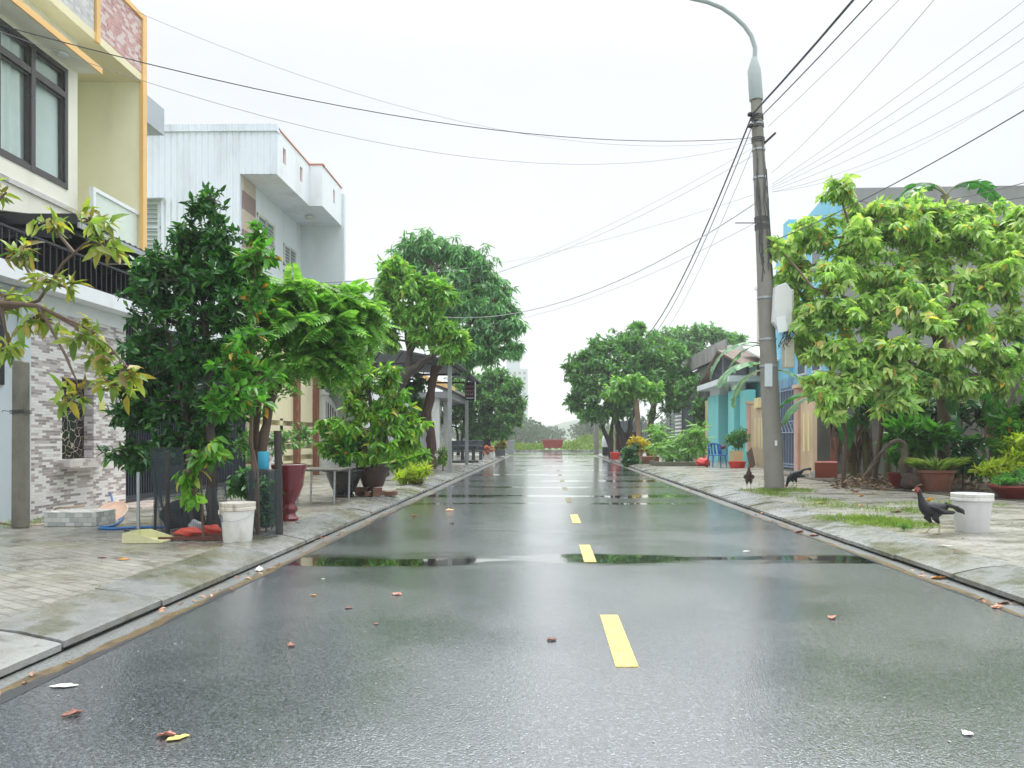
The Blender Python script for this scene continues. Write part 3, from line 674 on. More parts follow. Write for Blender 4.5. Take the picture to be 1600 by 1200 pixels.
fo = fr.build('louvre_window', M('louvre_paint', (.50,.56,.60), .5, None), h); MB().box(x0-.58,x1-.02,YW-.012,YW-.004,Z(393,YW),Z(320,YW)).build('pane', M('louvre_glass', (.30,.36,.38), .15, None, bmp=0), fo)
MB().obox((x0/2+x1/2-.28,YW-.14,Z(312,YW)), ((x1-x0+.7)/2,0,0),(0,.16,.05),(0,0,.012)).build('window_hood', mSTEEL, h)

# --- cream wall with rusty posts
t = thing('cream_wall', (-6.5, 19, SW), 'cream garden wall with louvre slots between two rusty brown posts', 'wall')
q = MB(); q.box(-6.6,-6.4,16.5,21.55,1.55,3.4)
for k_ in range(5): q.box(-6.6,-6.4,16.5,21.55,.12+k_*.29,.27+k_*.29)
q.box(-6.6,-6.4,18.4,18.6,.12,1.6).box(-6.58,-6.55,16.5,21.5,.12,1.56); q.build('wall', mCREAM, t)
for y in (19.35, 20.95): MB().box(-6.4,-6.28,y,y+.22,.12,3.5).build('post', mRUST, t)
# --- white arched gate wall with pillars
t = thing('arched_wall', (-6.45, 23, SW), 'white garden wall with quarter-arch openwork panel between capped pillars', 'wall')
q = MB(); prof = [(21.75,SW)]; 
for i in range(13): a_ = i/12*math.pi/2; prof.append((22.0+1.9*math.sin(a_), 1.05+1.35*math.cos(a_)))
prof.append((23.9,SW)); q.prism([(y,z) for y,z in prof], 0, -6.52,-6.40); q.build('wall', mOLDW, t)
mOPENSHADE = M('painted_opening_shade', (.05,.05,.05), .8, None)
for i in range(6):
    y = 22.15+i*.24; zt = 1.0+1.2*math.cos(math.asin(min(1,(y-22+.12)/1.95))); MB().box(-6.402,-6.394,y,y+.10,.9-.03*i,max(1.0,zt)).build('painted_opening', mOPENSHADE, t)  # dark strips on the solid wall, painting the shade of its openwork
for y, hh in ((21.56,2.35),(24.1,2.2),(24.75,2.15)):
    p_ = MB().box(-6.6,-6.3,y,y+.3,SW,hh).build('pillar', mOLDW, t)
    MB().box(-6.68,-6.22,y-.08,y+.38,hh,hh+.07).box(-6.6,-6.3,y+.02,y+.28,hh+.07,hh+.15).build('cap', mOLDW, p_)
MB().box(-6.52,-6.44,24.4,24.75,SW,1.9).box(-6.52,-6.44,25.05,28.0,SW,1.5).build('low_wall', mOLDW, t)
# --- dark-clad house with low awning
h = thing('dark_clad_house', (-9, 24, 0), 'single-storey house clad in dark sheet metal behind the arched wall', 'house')
MB().box(-14,-7.2,21.0,29.0,.1,3.55).build('wall', corrugated('dark_sheet_cladding', (.028,.036,.05), 'y', .5), h)
q = MB(); q.prism([(-7.4,3.95),(-5.6,3.45),(-5.6,3.52),(-7.4,4.03)], 1, 20.9, 25.4); q.build('awning', mBLACK, h)
MB().prism([(-14,3.55),(-7.2,3.55),(-10.5,4.9)], 1, 21.0, 29.0).build('roof', mCORG, h)
# --- pale block beyond
h = thing('pale_house', (-9, 32, 0), 'plain pale blue-grey two-storey house half hidden by the mango tree', 'house')
MB().box(-15,-7.6,29.2,34,.1,6.95).build('wall', M('pale_blue_render', (.58,.66,.74), .6, (.35,.38,.4), .4, 1, .04), h)
MB().box(-15.1,-7.45,29.1,34.1,6.95,7.12).build('roof', mWHITE, h)
for y in (30.2, 32.2):
    fo = MB().box(-7.6,-7.55,y,y+1.0,4.6,5.9).build('window', mFRAME, h); MB().box(-7.552,-7.54,y+.07,y+.93,4.67,5.83).build('pane', mTW2, fo)
MB().box(-7.25,-7.1,29.1,33.9,SW,3.0).build('garden_wall', mWHITE, label='plain white garden wall behind the mango tree trunk', category='wall')
# --- porch house
h = thing('porch_house', (-8, 38, 0), 'low house with an orange-edged porch roof on two pale columns', 'house')
MB().box(-14,-6.3,34.2,46,.1,3.4).build('wall', M('lilac_white', (.66,.67,.74), .6, (.4,.4,.42), .4, 1, .04), h)
q = MB(); q.prism([(-6.6,4.25),(-4.3,3.42),(-4.3,3.30),(-6.6,4.1)], 1, 35.4, 45); q.build('porch_roof', M('dull_tiles', (.26,.24,.24), .6, (.1,.1,.1), .5, 2), h)
q = MB(); q.prism([(-6.62,4.40),(-4.25,3.50),(-4.25,3.30),(-6.62,4.15)], 1, 35.28, 35.39); q.build('roof_edge', mORANGE, h)
MB().box(-6.3,-4.5,35.45,45,3.0,3.28).build('beam', mGREYP, h)
for y in (35.6, 39.6): MB().box(-5.35,-5.02,y,y+.3,SW,3.0).build('column', mOLDW, h)
MB().box(-6.3,-6.24,36.6,37.7,SW,2.3).build('door', M('maroon_door', (.12,.03,.03), .5, None), h)
MB().box(-6.3,-6.24,40.4,42.2,1.0,2.3).build('window', mTW2, h)
# --- steel canopy over the pavement
c = thing('steel_canopy', (-4.5, 26, SW), 'arched dark metal canopy over the pavement on two thin steel posts', 'canopy')
for i, (y, x) in enumerate(((22.6,-2.87),(28.6,-3.0))): MB().box(x-.055,x+.055,y-.055,y+.055,SW,3.32).build('post', mSTEEL, c)
arc = [(-7.0 + 4.4*i/14, 3.35 + .42*math.sin(math.pi*(i/14)**.8)) for i in range(15)]
q = MB(); q.prism(arc + [(x,z-.05) for x,z in arc[::-1]], 1, 22.4, 30.2); q.build('roof_sheet', corrugated('slate_sheet', (.12,.15,.16), 'y', .12), c, smooth=True)
q = MB()
for y in (22.45, 26.3, 30.1):
    q.box(-6.9,-2.65,y-.03,y+.03,3.27,3.34)
    for i in range(1,7): x = -7+4.4*i/7; q.tube([(x,y,3.3),(x+.3,y,3.33+.40*math.sin(math.pi*(i/7)**.8))], .018, 5)
q.box(-2.9,-2.84,22.4,30.2,3.26,3.33); q.build('truss', mBLACK, c)
MB().lathe([(.02,.16),(.05,.14),(.09,.08),(.09,.03),(.04,0)], (-4.15,25.5,2.98), 14).build('lamp', mBLACK, c, smooth=True)
# --- hanging sign: the lettering is a blur of red strokes in the photograph
s = thing('shop_sign', (-2.86, 28.45, 2.55), 'small black hanging sign with pinkish-red lettering on a canopy post', 'sign')
MB().box(-3.03,-2.68,28.40,28.46,2.53,3.2).build('board', M('sign_black', (.02,.02,.022), .4, None, bmp=0), s)
MB().box(-2.68,-2.655,28.385,28.475,2.51,3.22).build('edge', mWHITE, s)
mLET = M('red_letters', (.55,.16,.20), .5, None, bmp=0); rr = random.Random(5)
q = MB()
for z, hgt, k_ in ((3.0,.085,6),(2.86,.05,7),(2.72,.085,4)):
    x = -2.99
    for i in range(k_):
        w2 = .26/k_; q.box(x,x+w2*.35,28.388,28.398,z,z+hgt)
        if rr.random()<.7: q.box(x+w2*.35,x+w2*.8,28.389,28.398,z+hgt*rr.choice((0,.4,.75)),z+hgt*rr.choice((0,.4,.75))+.018)
        x += w2*1.12
q.build('lettering', mLET, s)
q = MB(); x = -2.99
for i in range(7): q.box(x,x+.02,28.389,28.398,2.585,2.635); x += .04
q.build('lettering', mWHITE, s, label='row of small white lettering')

# ================================================================ BUILDINGS, RIGHT
mTURQ = M('turquoise_plaster', (.22,.66,.68), .5, (.15,.4,.4), .4, 1.2, .06)
mPINK = M('pink_plaster', (.64,.40,.33), .6, (.36,.22,.15), .7, 1.3, .07)
mTAN = M('tan_plaster', (.66,.50,.34), .6, (.30,.23,.13), .7, 1.1, .07)
mYELW = M('pale_yellow_trim', (.80,.70,.36), .55, (.5,.42,.2), .3, 2, .04)
mSKYB = M('sky_blue_plaster', (.22,.58,.78), .55, (.15,.35,.5), .4, 1.2, .06)
# --- grey and blue house behind the big tree
h = thing('grey_house', (13, 25, 0), 'big grey cement house with sky-blue street front behind the broad tree', 'house')
MB().prism([(8.6,.1),(22,.1),(22,8.62),(8.6,8.42)], 1, 22.4, 22.7).build('side_wall', mGREYP, h)
q = MB(); q.prism([(22.4,.1),(22.4,8.60),(25.2,8.3),(28.4,7.6),(28.4,.1)], 0, 8.45, 8.6); q.build('street_wall', mSKYB, h)
MB().box(8.3,8.6,26.4,27.0,.1,8.65).build('pillar', mSKYB, h)
MB().box(8.75,20,22.75,28,.1,7.4).build('wall', mGREYP, h)
for y in (23.6, 25.0): 
    for z in (6.2, 3.2):
        fo = MB().box(8.40,8.45,y,y+.8,z,z+1.2).build('window', mWHITE, h); MB().box(8.385,8.40,y+.07,y+.73,z+.07,z+1.13).build('pane', mTW2, fo)
MB().box(7.95,8.44,22.9,28,5.2,5.32).build('ledge', mWHITE, h)
# --- white back building seen behind the lamp pole
h = thing('narrow_house', (10.5, 34, 0), 'narrow white back building partly hidden by the lamp pole', 'house')
MB().box(9.0,12.5,31.5,33,.1,7.5).build('wall', M('beige_render', (.70,.66,.60), .7, (.4,.36,.3), .4, 1), h)
MB().box(8.93,12.6,31.4,33.1,7.5,7.62).build('roof', mWHITE, h)
for z in (5.6,6.9): MB().box(9.3,9.8,31.46,31.5,z,z+.55).build('window', mTW2, h)
# --- grey plot wall facing the camera
t = thing('cement_wall', (12, 21.8, SW), 'stained grey cement wall closing the garden plot behind the banana plants', 'wall')
MB().box(7.62,21,21.7,21.95,.1,2.95).build('wall', mGREY, t)
MB().box(7.62,21,21.66,21.99,2.95,3.03).build('coping', mGREYP, t)
# --- pink gate wall with blue-grey gate
t = thing('pink_wall', (7.5, 25, SW), 'pink and tan garden wall with pale yellow grooves either side of a blue-grey gate', 'wall')
MB().box(7.5,7.62,21.68,22.75,SW,2.28).box(7.5,7.62,26.05,28.3,SW,2.35).build('wall', mTAN, t)
for y0, y1, z in ((22.75,23.1,2.62),(25.75,26.1,2.62),(28.3,28.6,2.4)):
    p_ = MB().box(7.42,7.72,y0,y1,SW,z).build('pillar', mPINK, t); MB().box(7.38,7.76,y0-.05,y1+.05,z,z+.10).build('cap', mTAN, p_)
for y in (21.95,22.35,26.4,26.75,27.1,27.6): MB().box(7.488,7.5,y,y+.13,.75,1.85).build('groove', mYELW, t)
MB().box(7.40,7.62,26.9,27.5,2.2,2.55).build('nameplate', mYELW, t)
g = thing('garden_gate', (7.5, 24.4, SW), 'blue-grey iron gate with a lattice band in the pink wall', 'gate')
mBGATE = M('blue_grey_iron', (.25,.32,.45), .4, (.15,.12,.1), .4, 4, .08)
q = MB()
for i in range(17): y = 23.16+i*.155; q.tube([(7.52,y,.18),(7.52,y,2.98),(7.52,y,3.06)], [.014,.014,.002], 6)
q.build('bars', mBGATE, g)
q = MB()
for z in (.22,.30,1.28,1.62,2.6): q.box(7.49,7.55,23.11,25.74,z,z+.045)
for i in range(8):
    y = 23.14+i*.325; q.tube([(7.5,y,1.32),(7.5,y+.32,1.62)], .014, 5); q.tube([(7.5,y,1.62),(7.5,y+.32,1.32)], .014, 5)
q.build('gate_frame', mBGATE, g)
MB().box(7.9,7.96,23.0,26.0,SW,2.8).build('painted_shade_screen', mINSHADE, label='near-black screen painted as the shade behind the blue-grey gate', category='screen')  # sheet added so the space behind the bars reads as unlit
# --- turquoise house
h = thing('turquoise_house', (9, 32, 0), 'turquoise house front with white-topped columns under a dark sloping roof', 'house')
MB().box(8.3,14,28.8,36.5,.1,3.4).build('wall', mTURQ, h)
for y0, y1 in ((33.0,35.2),(30.2,31.2)):
    c_ = MB().box(7.35,7.9,y0,y1,SW,3.0).build('column', mTURQ, h); MB().box(7.42,7.83,y0+.1,y1-.2,3.0,3.32).build('capital', mWHITE, c_)
MB().box(7.5,7.8,28.75,29.9,SW,2.95).build('front_wall', mTURQ, h)
MB().box(7.0,8.5,29.6,35.9,3.32,3.55).build('porch_slab', mWHITE, h)
MB().box(7.95,8.02,31.2,33.0,SW,3.3).build('door', mNAVY, h)
q = MB(); q.prism([(36.8,3.80),(33.0,4.92),(29.0,3.95),(29.0,3.86),(33.0,4.82),(36.8,3.70)], 0, 7.3, 9.5); q.build('roof', mBROWN, h)
MB().prism([(36.4,3.78),(33.0,4.80),(29.4,3.92),(29.4,3.56),(36.4,3.56)], 0, 7.62, 7.72).build('gable', M('gable_boards', (.035,.045,.055), .7, (.1,.1,.1), .5, 3), h)
MB().box(7.4,7.46,32.4,32.46,3.55,4.7).build('strut', mSTEEL, h)
MB().prism([(28.0,3.95),(31.0,4.75),(31.0,4.83),(28.0,4.03)], 0, 7.9, 11).build('lean_to_roof', mWHITE, h)
# --- weathered sheds beyond
h = thing('weathered_shed', (10, 40, 0), 'old brown and grey shed roofs above the turquoise porch', 'shed')
MB().box(8.6,15,37.2,44,.1,5.3).build('wall', M('streaked_brown_wall', (.40,.31,.22), .8, (.12,.10,.07), .8, 1.6, .15), h)
MB().box(8.3,8.6,37.0,44.2,3.8,4.9).build('panel', M('pale_green_panel', (.62,.68,.64), .6, (.3,.3,.28), .5, 2), h)
MB().prism([(7.9,4.85),(8.65,5.1),(8.65,5.95),(7.9,5.6)], 1, 36.9, 45).build('eave', M('grey_asbestos_eave', (.33,.32,.31), .8, (.1,.1,.08), .7, 3), h)
MB().prism([(8.6,5.3),(15,5.3),(15,5.9),(8.6,5.6)], 1, 37.1, 44).build('roof', mOLDW, h)
MB().box(7.55,7.65,36.6,41,2.2,4.2).build('sheet_panel', mCORG, label='grey corrugated sheet panel left of the turquoise columns', category='panel')
MB().box(7.5,7.75,35.4,36.5,SW,2.9).build('end_pillar', mYELW, label='pale yellow pillar left of the turquoise columns', category='pillar')
g = thing('slatted_gate', (7.5, 43, SW), 'dark blue-grey slatted gate behind the street shrubs', 'gate')
mSL = M('slate_metal', (.07,.10,.13), .45, None); q = MB()
for z in (.2, 1.2, 2.9): q.box(7.46,7.54,38.6,46.8,z,z+.09)
for y in (38.6,42.5,46.7): q.box(7.45,7.55,y,y+.12,SW,3.05)
q.build('gate_frame', mSL, g); q = MB()
for i in range(12): q.box(7.48,7.52,38.8+i*.33,38.9+i*.33,.2,2.9)
for i in range(12): q.box(7.48,7.52,42.6,46.7,.35+i*.21,.45+i*.21)
q.build('slats', mSL, g)
h = thing('end_house', (11, 47, 0), 'low grey-white house at the far end behind the trees', 'house')
MB().box(8.2,16,44.6,49.3,.1,3.2).build('wall', mOLDW, h); MB().prism([(7.8,3.2),(16,3.2),(12,4.4)],1,44.4,49.4).build('roof', mCORG, h)
# ================================================================ LAMP POLE AND WIRES
mCONC = M('pole_concrete', (.25,.24,.215), .7, (.12,.11,.085), .6, 2.2, .1)
mPALEMET = M('pale_grey_metal', (.38,.44,.45), .4, (.3,.33,.33), .4, 3, .05)
mBOX = M('meter_box', (.72,.73,.74), .45, (.4,.4,.38), .4, 4, .04)
mCABLE = M('black_cable', (.045,.045,.06), .5, None, bmp=0)
mWIRE = M('grey_wire', (.26,.26,.30), .5, None, bmp=0)
mWIREL = M('pale_wire', (.50,.50,.54), .5, None, bmp=0)
p = thing('street_lamp', (4.44, 15, SW), 'leaning concrete street lamp pole with curved pale arm and two white meter boxes', 'street lamp')
def pole(z): f = (z-SW)/8.5; return Vector((4.44 - .40*f, 15, z)), .192 - .098*f
q = MB(); zs = [SW + 7.7*i/12 for i in range(13)]
q.tube([pole(z)[0] for z in zs], [pole(z)[1] for z in zs], 20); q.build('pole', mCONC, p, smooth=True)
q = MB(); a, b_ = pole(7.72)[0], pole(8.55)[0]
q.tube([a, a+Vector((0,0,.02)), b_-Vector((0,0,.25)), b_], [.13,.135,.13,.055], 18); q.build('sleeve', mPALEMET, p, smooth=True)
arm = [pole(8.45)[0]] + [Vector((X(x,15), 15, Z(y,15))) for x, y in ((1180,75),(1174,56),(1163,40),(1147,25),(1128,12),(1106,3),(1080,-3),(1040,-11),(1000,-17))]
MB().tube(arm, [.044]*10, 10)  .build('arm', mPALEMET, p, smooth=True)
e_ = arm[-1]; MB().obox(e_+Vector((-.3,0,0)), (.36,0,.05), (0,.14,0), (0,0,.05)).build('lamp_head', mPALEMET, p, bevel=.03)
q = MB()
for z in (3.86,3.05,2.53,7.25,6.75,6.2): c0, r0 = pole(z); q.lathe([(r0+.008,-.02),(r0+.014,-.02),(r0+.014,.02),(r0+.008,.02)], c0, 20)
q.build('clamp_band', mSTEEL, p, smooth=True)
q = MB(); c0 = pole(3.6)[0]; q.prism([(4.31,3.35),(4.44,3.18),(4.68,3.2),(4.68,3.95),(4.56,4.10),(4.35,4.02)], 1, 14.66, 14.80); q.build('meter_box', mBOX, p, bevel=.01)
q = MB(); q.box(4.60,4.76,14.82,15.02,3.22,4.0); q.build('meter_box', mBOX, p, bevel=.01)
MB().box(4.56,4.74,14.72,14.95,2.48,3.02).build('meter_box', M('yellowed_box', (.66,.63,.55), .5, (.4,.38,.3), .4, 4), p, bevel=.01, label='yellowed smaller box below the meter boxes')
MB().obox((4.47,14.64,3.30), (.09,0,.02), (0,.004,0), (-.02,0,.15)).build('notice', mWHITE, p)
MB().box(4.19,4.335,14.785,14.795,2.12,2.56).build('notice', M('bluish_notice', (.62,.70,.76), .4, None), p, label='pale blue notice on the pole')
MB().box(4.385,4.43,14.79,14.80,.98,1.08).build('notice', mWHITE, p, label='small torn white sticker')
q = MB(); rr = random.Random(3)
for i in range(9):                                    # wires running down the shaft and the bird's nest under the boxes
    pts = []; a0 = rr.uniform(-1.2, 1.2); z0 = rr.uniform(5.9,7.1); z1 = rr.uniform(3.9, 4.6)
    for j in range(9):
        z = z0 + (z1-z0)*j/8; c0, r0 = pole(z); aa = a0 + rr.uniform(-.25,.25); pts.append(c0 + Vector((math.sin(aa), -math.cos(aa), 0))*(r0+.018))
    q.tube(pts, .009, 4)
for i in range(16):
    s = Vector((4.6+rr.uniform(-.06,.1), 14.72+rr.uniform(-.05,.1), 3.2)); pts = [s]
    for j in range(4): s = s + Vector((rr.uniform(-.08,.08), rr.uniform(-.06,.06), -rr.uniform(.03,.12))); pts.append(s)
    q.tube(pts, .008, 4)
for z in (5.35,5.2,6.9,7.2,7.35):
    for i in range(3):
        c0, r0 = pole(z + i*.04); q.lathe([(r0+.006,-.01),(r0+.02,-.005),(r0+.006,.012)], c0, 14)
q.build('cable_tangle', mWIRE if False else M('faded_cable', (.09,.09,.10), .6, None, bmp=0), p)
q = MB(); c0 = pole(7.3)[0]
for dz, ln in ((.10,.13),(.0,.16),(-.12,.12)): q.tube([c0+Vector((0,-.1,dz)), c0+Vector((-.12-ln*.3,-.12,dz))], .016, 6)
q.tube([c0+Vector((.05,0,-.5)), c0+Vector((.33,-.1,-.25))], .022, 6); q.tube([pole(5.3)[0]+Vector((0,-.1,0)), pole(5.3)[0]+Vector((-.55,-.1,0))], .01, 6)
for dz in (.1,-.12): q.lathe([(.03,0),(.055,.02),(.05,.06),(.02,.08)], c0+Vector((-.17,-.12,dz-.04)), 10)
q.build('bracket', mBLACK, p)

def wire(p0, p1, sag, r, mat, label, group='overhead service wires', n=22):
    p0, p1 = Vector(p0), Vector(p1); q = MB()
    q.tube([p0.lerp(p1, i/n) - Vector((0,0,4*sag*(i/n)*(1-i/n))) for i in range(n+1)], r, 5)
    o = q.build('overhead_wire', mat); tag(o, label, 'wire', group)
def px3(px, py, Y): return (X(px,Y), Y, Z(py,Y))
T1 = px3(1176,178,14.85); T2 = px3(1176,195,14.85)
wire(T1, (4.6,-22,7.9), 1.2, .019, mCABLE, 'thickest black cable rising from the lamp pole to the top edge of the picture')
wire(T2, (4.9,-22,7.7), 1.25, .010, mCABLE, 'twisted dark cable just right of the thickest cable above the lamp pole')
wire(px3(1200,198,15), (5.0,-22,7.6), 1.3, .004, mWIRE, 'thin grey wire to the right of the two thick cables above the lamp pole')
wire(T1, (3.9,43,6.2), 1.6, .017, mCABLE, 'thick black cable falling from the lamp pole to the far right trees')
wire(T2, (4.05,43,6.0), 1.6, .009, mCABLE, 'dark wire running beside the thick cable towards the far right trees')
wire(px3(1176,232,15), (4.3,43,5.4), 1.4, .005, mWIRE, 'thin wire falling more steeply beside the far-running cables')
wire(px3(1180,215,15), (-6.6,7.6,5.55), .55, .006, mCABLE, 'dark double wire crossing the sky from the lamp pole to the upper left house')
wire(px3(1180,218,15), (-6.75,8.4,6.85), .95, .0025, mWIRE, 'highest thin wire crossing the sky to the yellow house parapet')
wire(px3(1180,222,15), (-6.2,7.2,5.35), .95, .003, mWIRE, 'thin wire sagging below the dark double wire on the left')
wire(px3(1182,240,15), (-6.9,29.5,7.0), .9, .004, mWIRE, 'faint wire from the lamp pole down to the pale house behind the mango tree')
wire(px3(1182,228,15), (-7.9,24.3,4.9), .75, .003, mWIRE, 'faint wire from the lamp pole to the white house balcony')
wire(px3(1184,315,15), (-3.7,22.4,4.75), .85, .010, mWIREL, 'pale wire looping low into the mango tree')
wire(px3(1186,345,15), (-2.9,26,4.9), .45, .004, mWIRE, 'faintest wire reaching the canopy above the steel posts')
wire(px3(440,440,19), px3(600,432,26), .1, .010, mCABLE, 'short dark wire between the white house and the mango tree')
wire((-5.6,48.6,4.2), (4.2,48,4.7), .5, .010, mWIREL, 'thin wire over the far end of the street between the trees')
wire((-5.6,49.2,6.6), (4.2,48.6,6.0), .3, .008, mWIREL, 'higher thin wire over the far end of the street')
S = px3(1206,290,15)
for i, (ex, ey, Y) in enumerate(((1640,-60,8.0),(1640,-25,8.2),(1650,-5,8.6),(1660,30,9.2),(1660,75,10))):
    wire(px3(1206,288+i*3,15), px3(ex+40, ey, Y), .06+.05*i, .0032, mWIRE, 'one of five thin wires fanning out from the lamp pole to the upper right corner', 'fan of five thin wires at upper right')
wire(px3(1206,300,15), px3(1660,85,12), .42, .003, mWIRE, 'lone thin wire bowing below the fan of five at the right')
wire(px3(1204,378,15), px3(1700,112,8), .12, .008, mCABLE, 'dark wire crossing the broad tree and rising to the right edge')
wire((8.44,24.2,Z(336,24.2)), px3(1660,300,9.5), .10, .006, mCABLE, 'dark wire lying almost level across the top of the broad tree')
wire((10.2,22.38,Z(318,22.38)), px3(1680,262,12), .15, .008, mCABLE, 'short dark wire in front of the grey house roof edge')
wire(px3(1206,270,15), px3(1510,-60,7), .1, .004, mWIREL, 'very faint wire rising steeply right of the lamp pole')
wire(px3(1190,300,15), (-6.9,28.4,7.2), .5, .004, mWIREL, 'very faint wire crossing behind the lamp pole towards the left houses')

# ================================================================ TREES
mBARK = M('grey_brown_bark', (.13,.09,.065), .8, (.05,.045,.03), .7, 6, .25, .6)
mBARKD = M('dark_wet_bark', (.045,.035,.03), .6, (.10,.10,.06), .5, 6, .25, .6)
mBARKR = M('reddish_bark', (.13,.07,.055), .7, (.05,.035,.03), .6, 6, .2, .6)
mL_DARK = leafmat('glossy_dark_leaf', [(0,(.014,.070,.022)),(.5,(.030,.125,.032)),(.9,(.06,.20,.045)),(.985,(.15,.32,.06))], .26, .30)
mL_MED = leafmat('fresh_green_leaf', [(0,(0.031,0.138,0.022)),(.5,(0.062,0.237,0.031)),(.94,(0.138,0.375,0.050)),(.975,(0.625,0.250,0.037))], .32, .4)
mL_FERN = leafmat('bright_fern_leaf', [(0,(0.077,0.242,0.040)),(.5,(0.154,0.385,0.069)),(.85,(0.286,0.506,0.138)),(1,(0.440,0.605,0.230))], .36, .42)
mL_YEL = leafmat('yellowing_leaf', [(0,(.08,.17,.03)),(.35,(.17,.30,.05)),(.65,(.34,.40,.09)),(.84,(.45,.33,.07)),(.93,(.13,.08,.03))], .35, .42)
mL_BUSH = leafmat('shrub_leaf', [(0,(0.047,0.176,0.016)),(.5,(0.108,0.324,0.027)),(.85,(0.243,0.486,0.047)),(.96,(0.432,0.351,0.068))], .32, .38)
mL_MANGO = leafmat('mango_leaf', [(0,(0.084,0.240,0.106)),(.5,(0.152,0.381,0.153)),(1,(0.278,0.557,0.210))], .35, .3)
mL_OLIVE = leafmat('olive_leaf', [(0,(0.070,0.225,0.040)),(.5,(0.152,0.389,0.059)),(.85,(0.282,0.539,0.099)),(.97,(0.421,0.389,0.099))], .38, .4)
mL_FAR = leafmat('far_tree_leaf', [(0,(0.046,0.144,0.051)),(.5,(0.091,0.254,0.064)),(1,(0.200,0.423,0.100))], .4, .32)
mL_FAR2 = leafmat('far_light_leaf', [(0,(0.062,0.188,0.062)),(.5,(0.112,0.288,0.088)),(1,(0.213,0.425,0.125))], .4, .38)
mL_LIME = leafmat('lime_leaf', [(0,(0.128,0.305,0.070)),(.3,(0.232,0.446,0.098)),(.65,(0.383,0.585,0.182)),(.88,(0.535,0.656,0.280)),(.975,(0.581,0.585,0.224)),(.99,(0.813,0.387,0.084))], .35, .48)
mL_GOLD = leafmat('gold_leaf', [(0,(.42,.30,.01)),(.5,(.66,.48,.015)),(1,(.30,.34,.03))], .4, .4)
mL_LGREEN = leafmat('yellow_green_leaf', [(0,(.22,.36,.02)),(.5,(.38,.50,.03)),(1,(.50,.55,.06))], .4, .45)
mL_PINK = leafmat('pink_petal', [(0,(.60,.14,.12)),(.7,(.70,.26,.20)),(1,(.10,.22,.04))], .5, .4)
mL_ORGF = leafmat('orange_petal', [(0,(.6,.2,.04)),(.4,(.55,.35,.05)),(.6,(.08,.2,.04)),(1,(.14,.28,.05))], .5, .4)
def P3(px, py, Y): return (X(px,Y), Y, Z(py,Y))

# a. tree at the left edge: the trunk stands outside the picture, its branches reach in
tree('guava_tree', 'yellow and lime green leafy branches reaching in from the left edge of the picture', 'tree', (-4.6,4.6,SW),
  [([(-4.6,4.6,SW),(-4.5,4.6,1.2),(-4.3,4.6,2.0)],[.09,.07,.05]),
   ([(-4.3,4.6,1.9),P3(-60,470,4.7),P3(60,478,4.6),P3(150,520,4.5)],[.035,.02,.012,.005]), ([P3(60,478,4.6),P3(105,560,4.55),P3(130,620,4.5)],[.011,.007,.003]),
   ([(-4.3,4.6,1.9),P3(-30,490,4.8),P3(60,470,4.7),P3(100,410,4.6),P3(165,350,4.5)],[.03,.018,.010,.007,.003]), ([P3(60,478,4.6),P3(170,540,4.5),P3(205,580,4.45)],[.009,.006,.003]),
   ([(-4.3,4.6,2.0),P3(-40,350,4.8),P3(10,300,4.8)],[.03,.015,.006])],
  [B(-12,295,4.9,22,22),B(140,345,4.5,32,14,.1),B(80,350,4.6,25,14,.1),B(165,385,4.5,20,20,.1),B(30,400,4.7,35,22,.15),B(85,440,4.6,30,14,.12),B(15,470,4.8,28,20,.15),B(60,500,4.6,40,14,.12),
   B(130,520,4.5,30,20,.12),B(165,560,4.5,26,16,.1),B(205,585,4.45,14,12,.08),B(105,618,4.5,20,18,.1),B(178,600,4.5,18,14,.1),B(15,545,4.7,20,14,.1)],
  mL_YEL, mBARK, 11, twigs=6, leaves=7, L=.105, W=.038, droop=.4, down=.35, spread=.9, twr=.0035)
# b. dark glossy tree
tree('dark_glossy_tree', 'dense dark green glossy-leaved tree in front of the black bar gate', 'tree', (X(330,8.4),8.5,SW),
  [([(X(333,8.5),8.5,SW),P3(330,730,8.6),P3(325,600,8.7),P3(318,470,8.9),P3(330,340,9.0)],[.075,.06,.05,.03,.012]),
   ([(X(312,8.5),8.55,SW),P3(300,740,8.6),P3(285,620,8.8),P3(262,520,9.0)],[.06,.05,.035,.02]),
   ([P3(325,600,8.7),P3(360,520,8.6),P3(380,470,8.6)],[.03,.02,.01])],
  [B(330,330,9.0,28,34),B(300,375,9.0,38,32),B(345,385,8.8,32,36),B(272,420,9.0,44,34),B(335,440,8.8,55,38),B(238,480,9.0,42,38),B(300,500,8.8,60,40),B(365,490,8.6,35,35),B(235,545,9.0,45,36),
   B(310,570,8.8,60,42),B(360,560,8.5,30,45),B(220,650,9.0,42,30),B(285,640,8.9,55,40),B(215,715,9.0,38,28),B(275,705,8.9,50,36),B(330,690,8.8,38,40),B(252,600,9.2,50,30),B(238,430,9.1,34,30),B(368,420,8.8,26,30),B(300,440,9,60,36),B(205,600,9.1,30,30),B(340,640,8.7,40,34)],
  mL_DARK, mBARKD, 21, twigs=46, leaves=13, L=.115, W=.047, droop=.18, down=.05, spread=1.0)
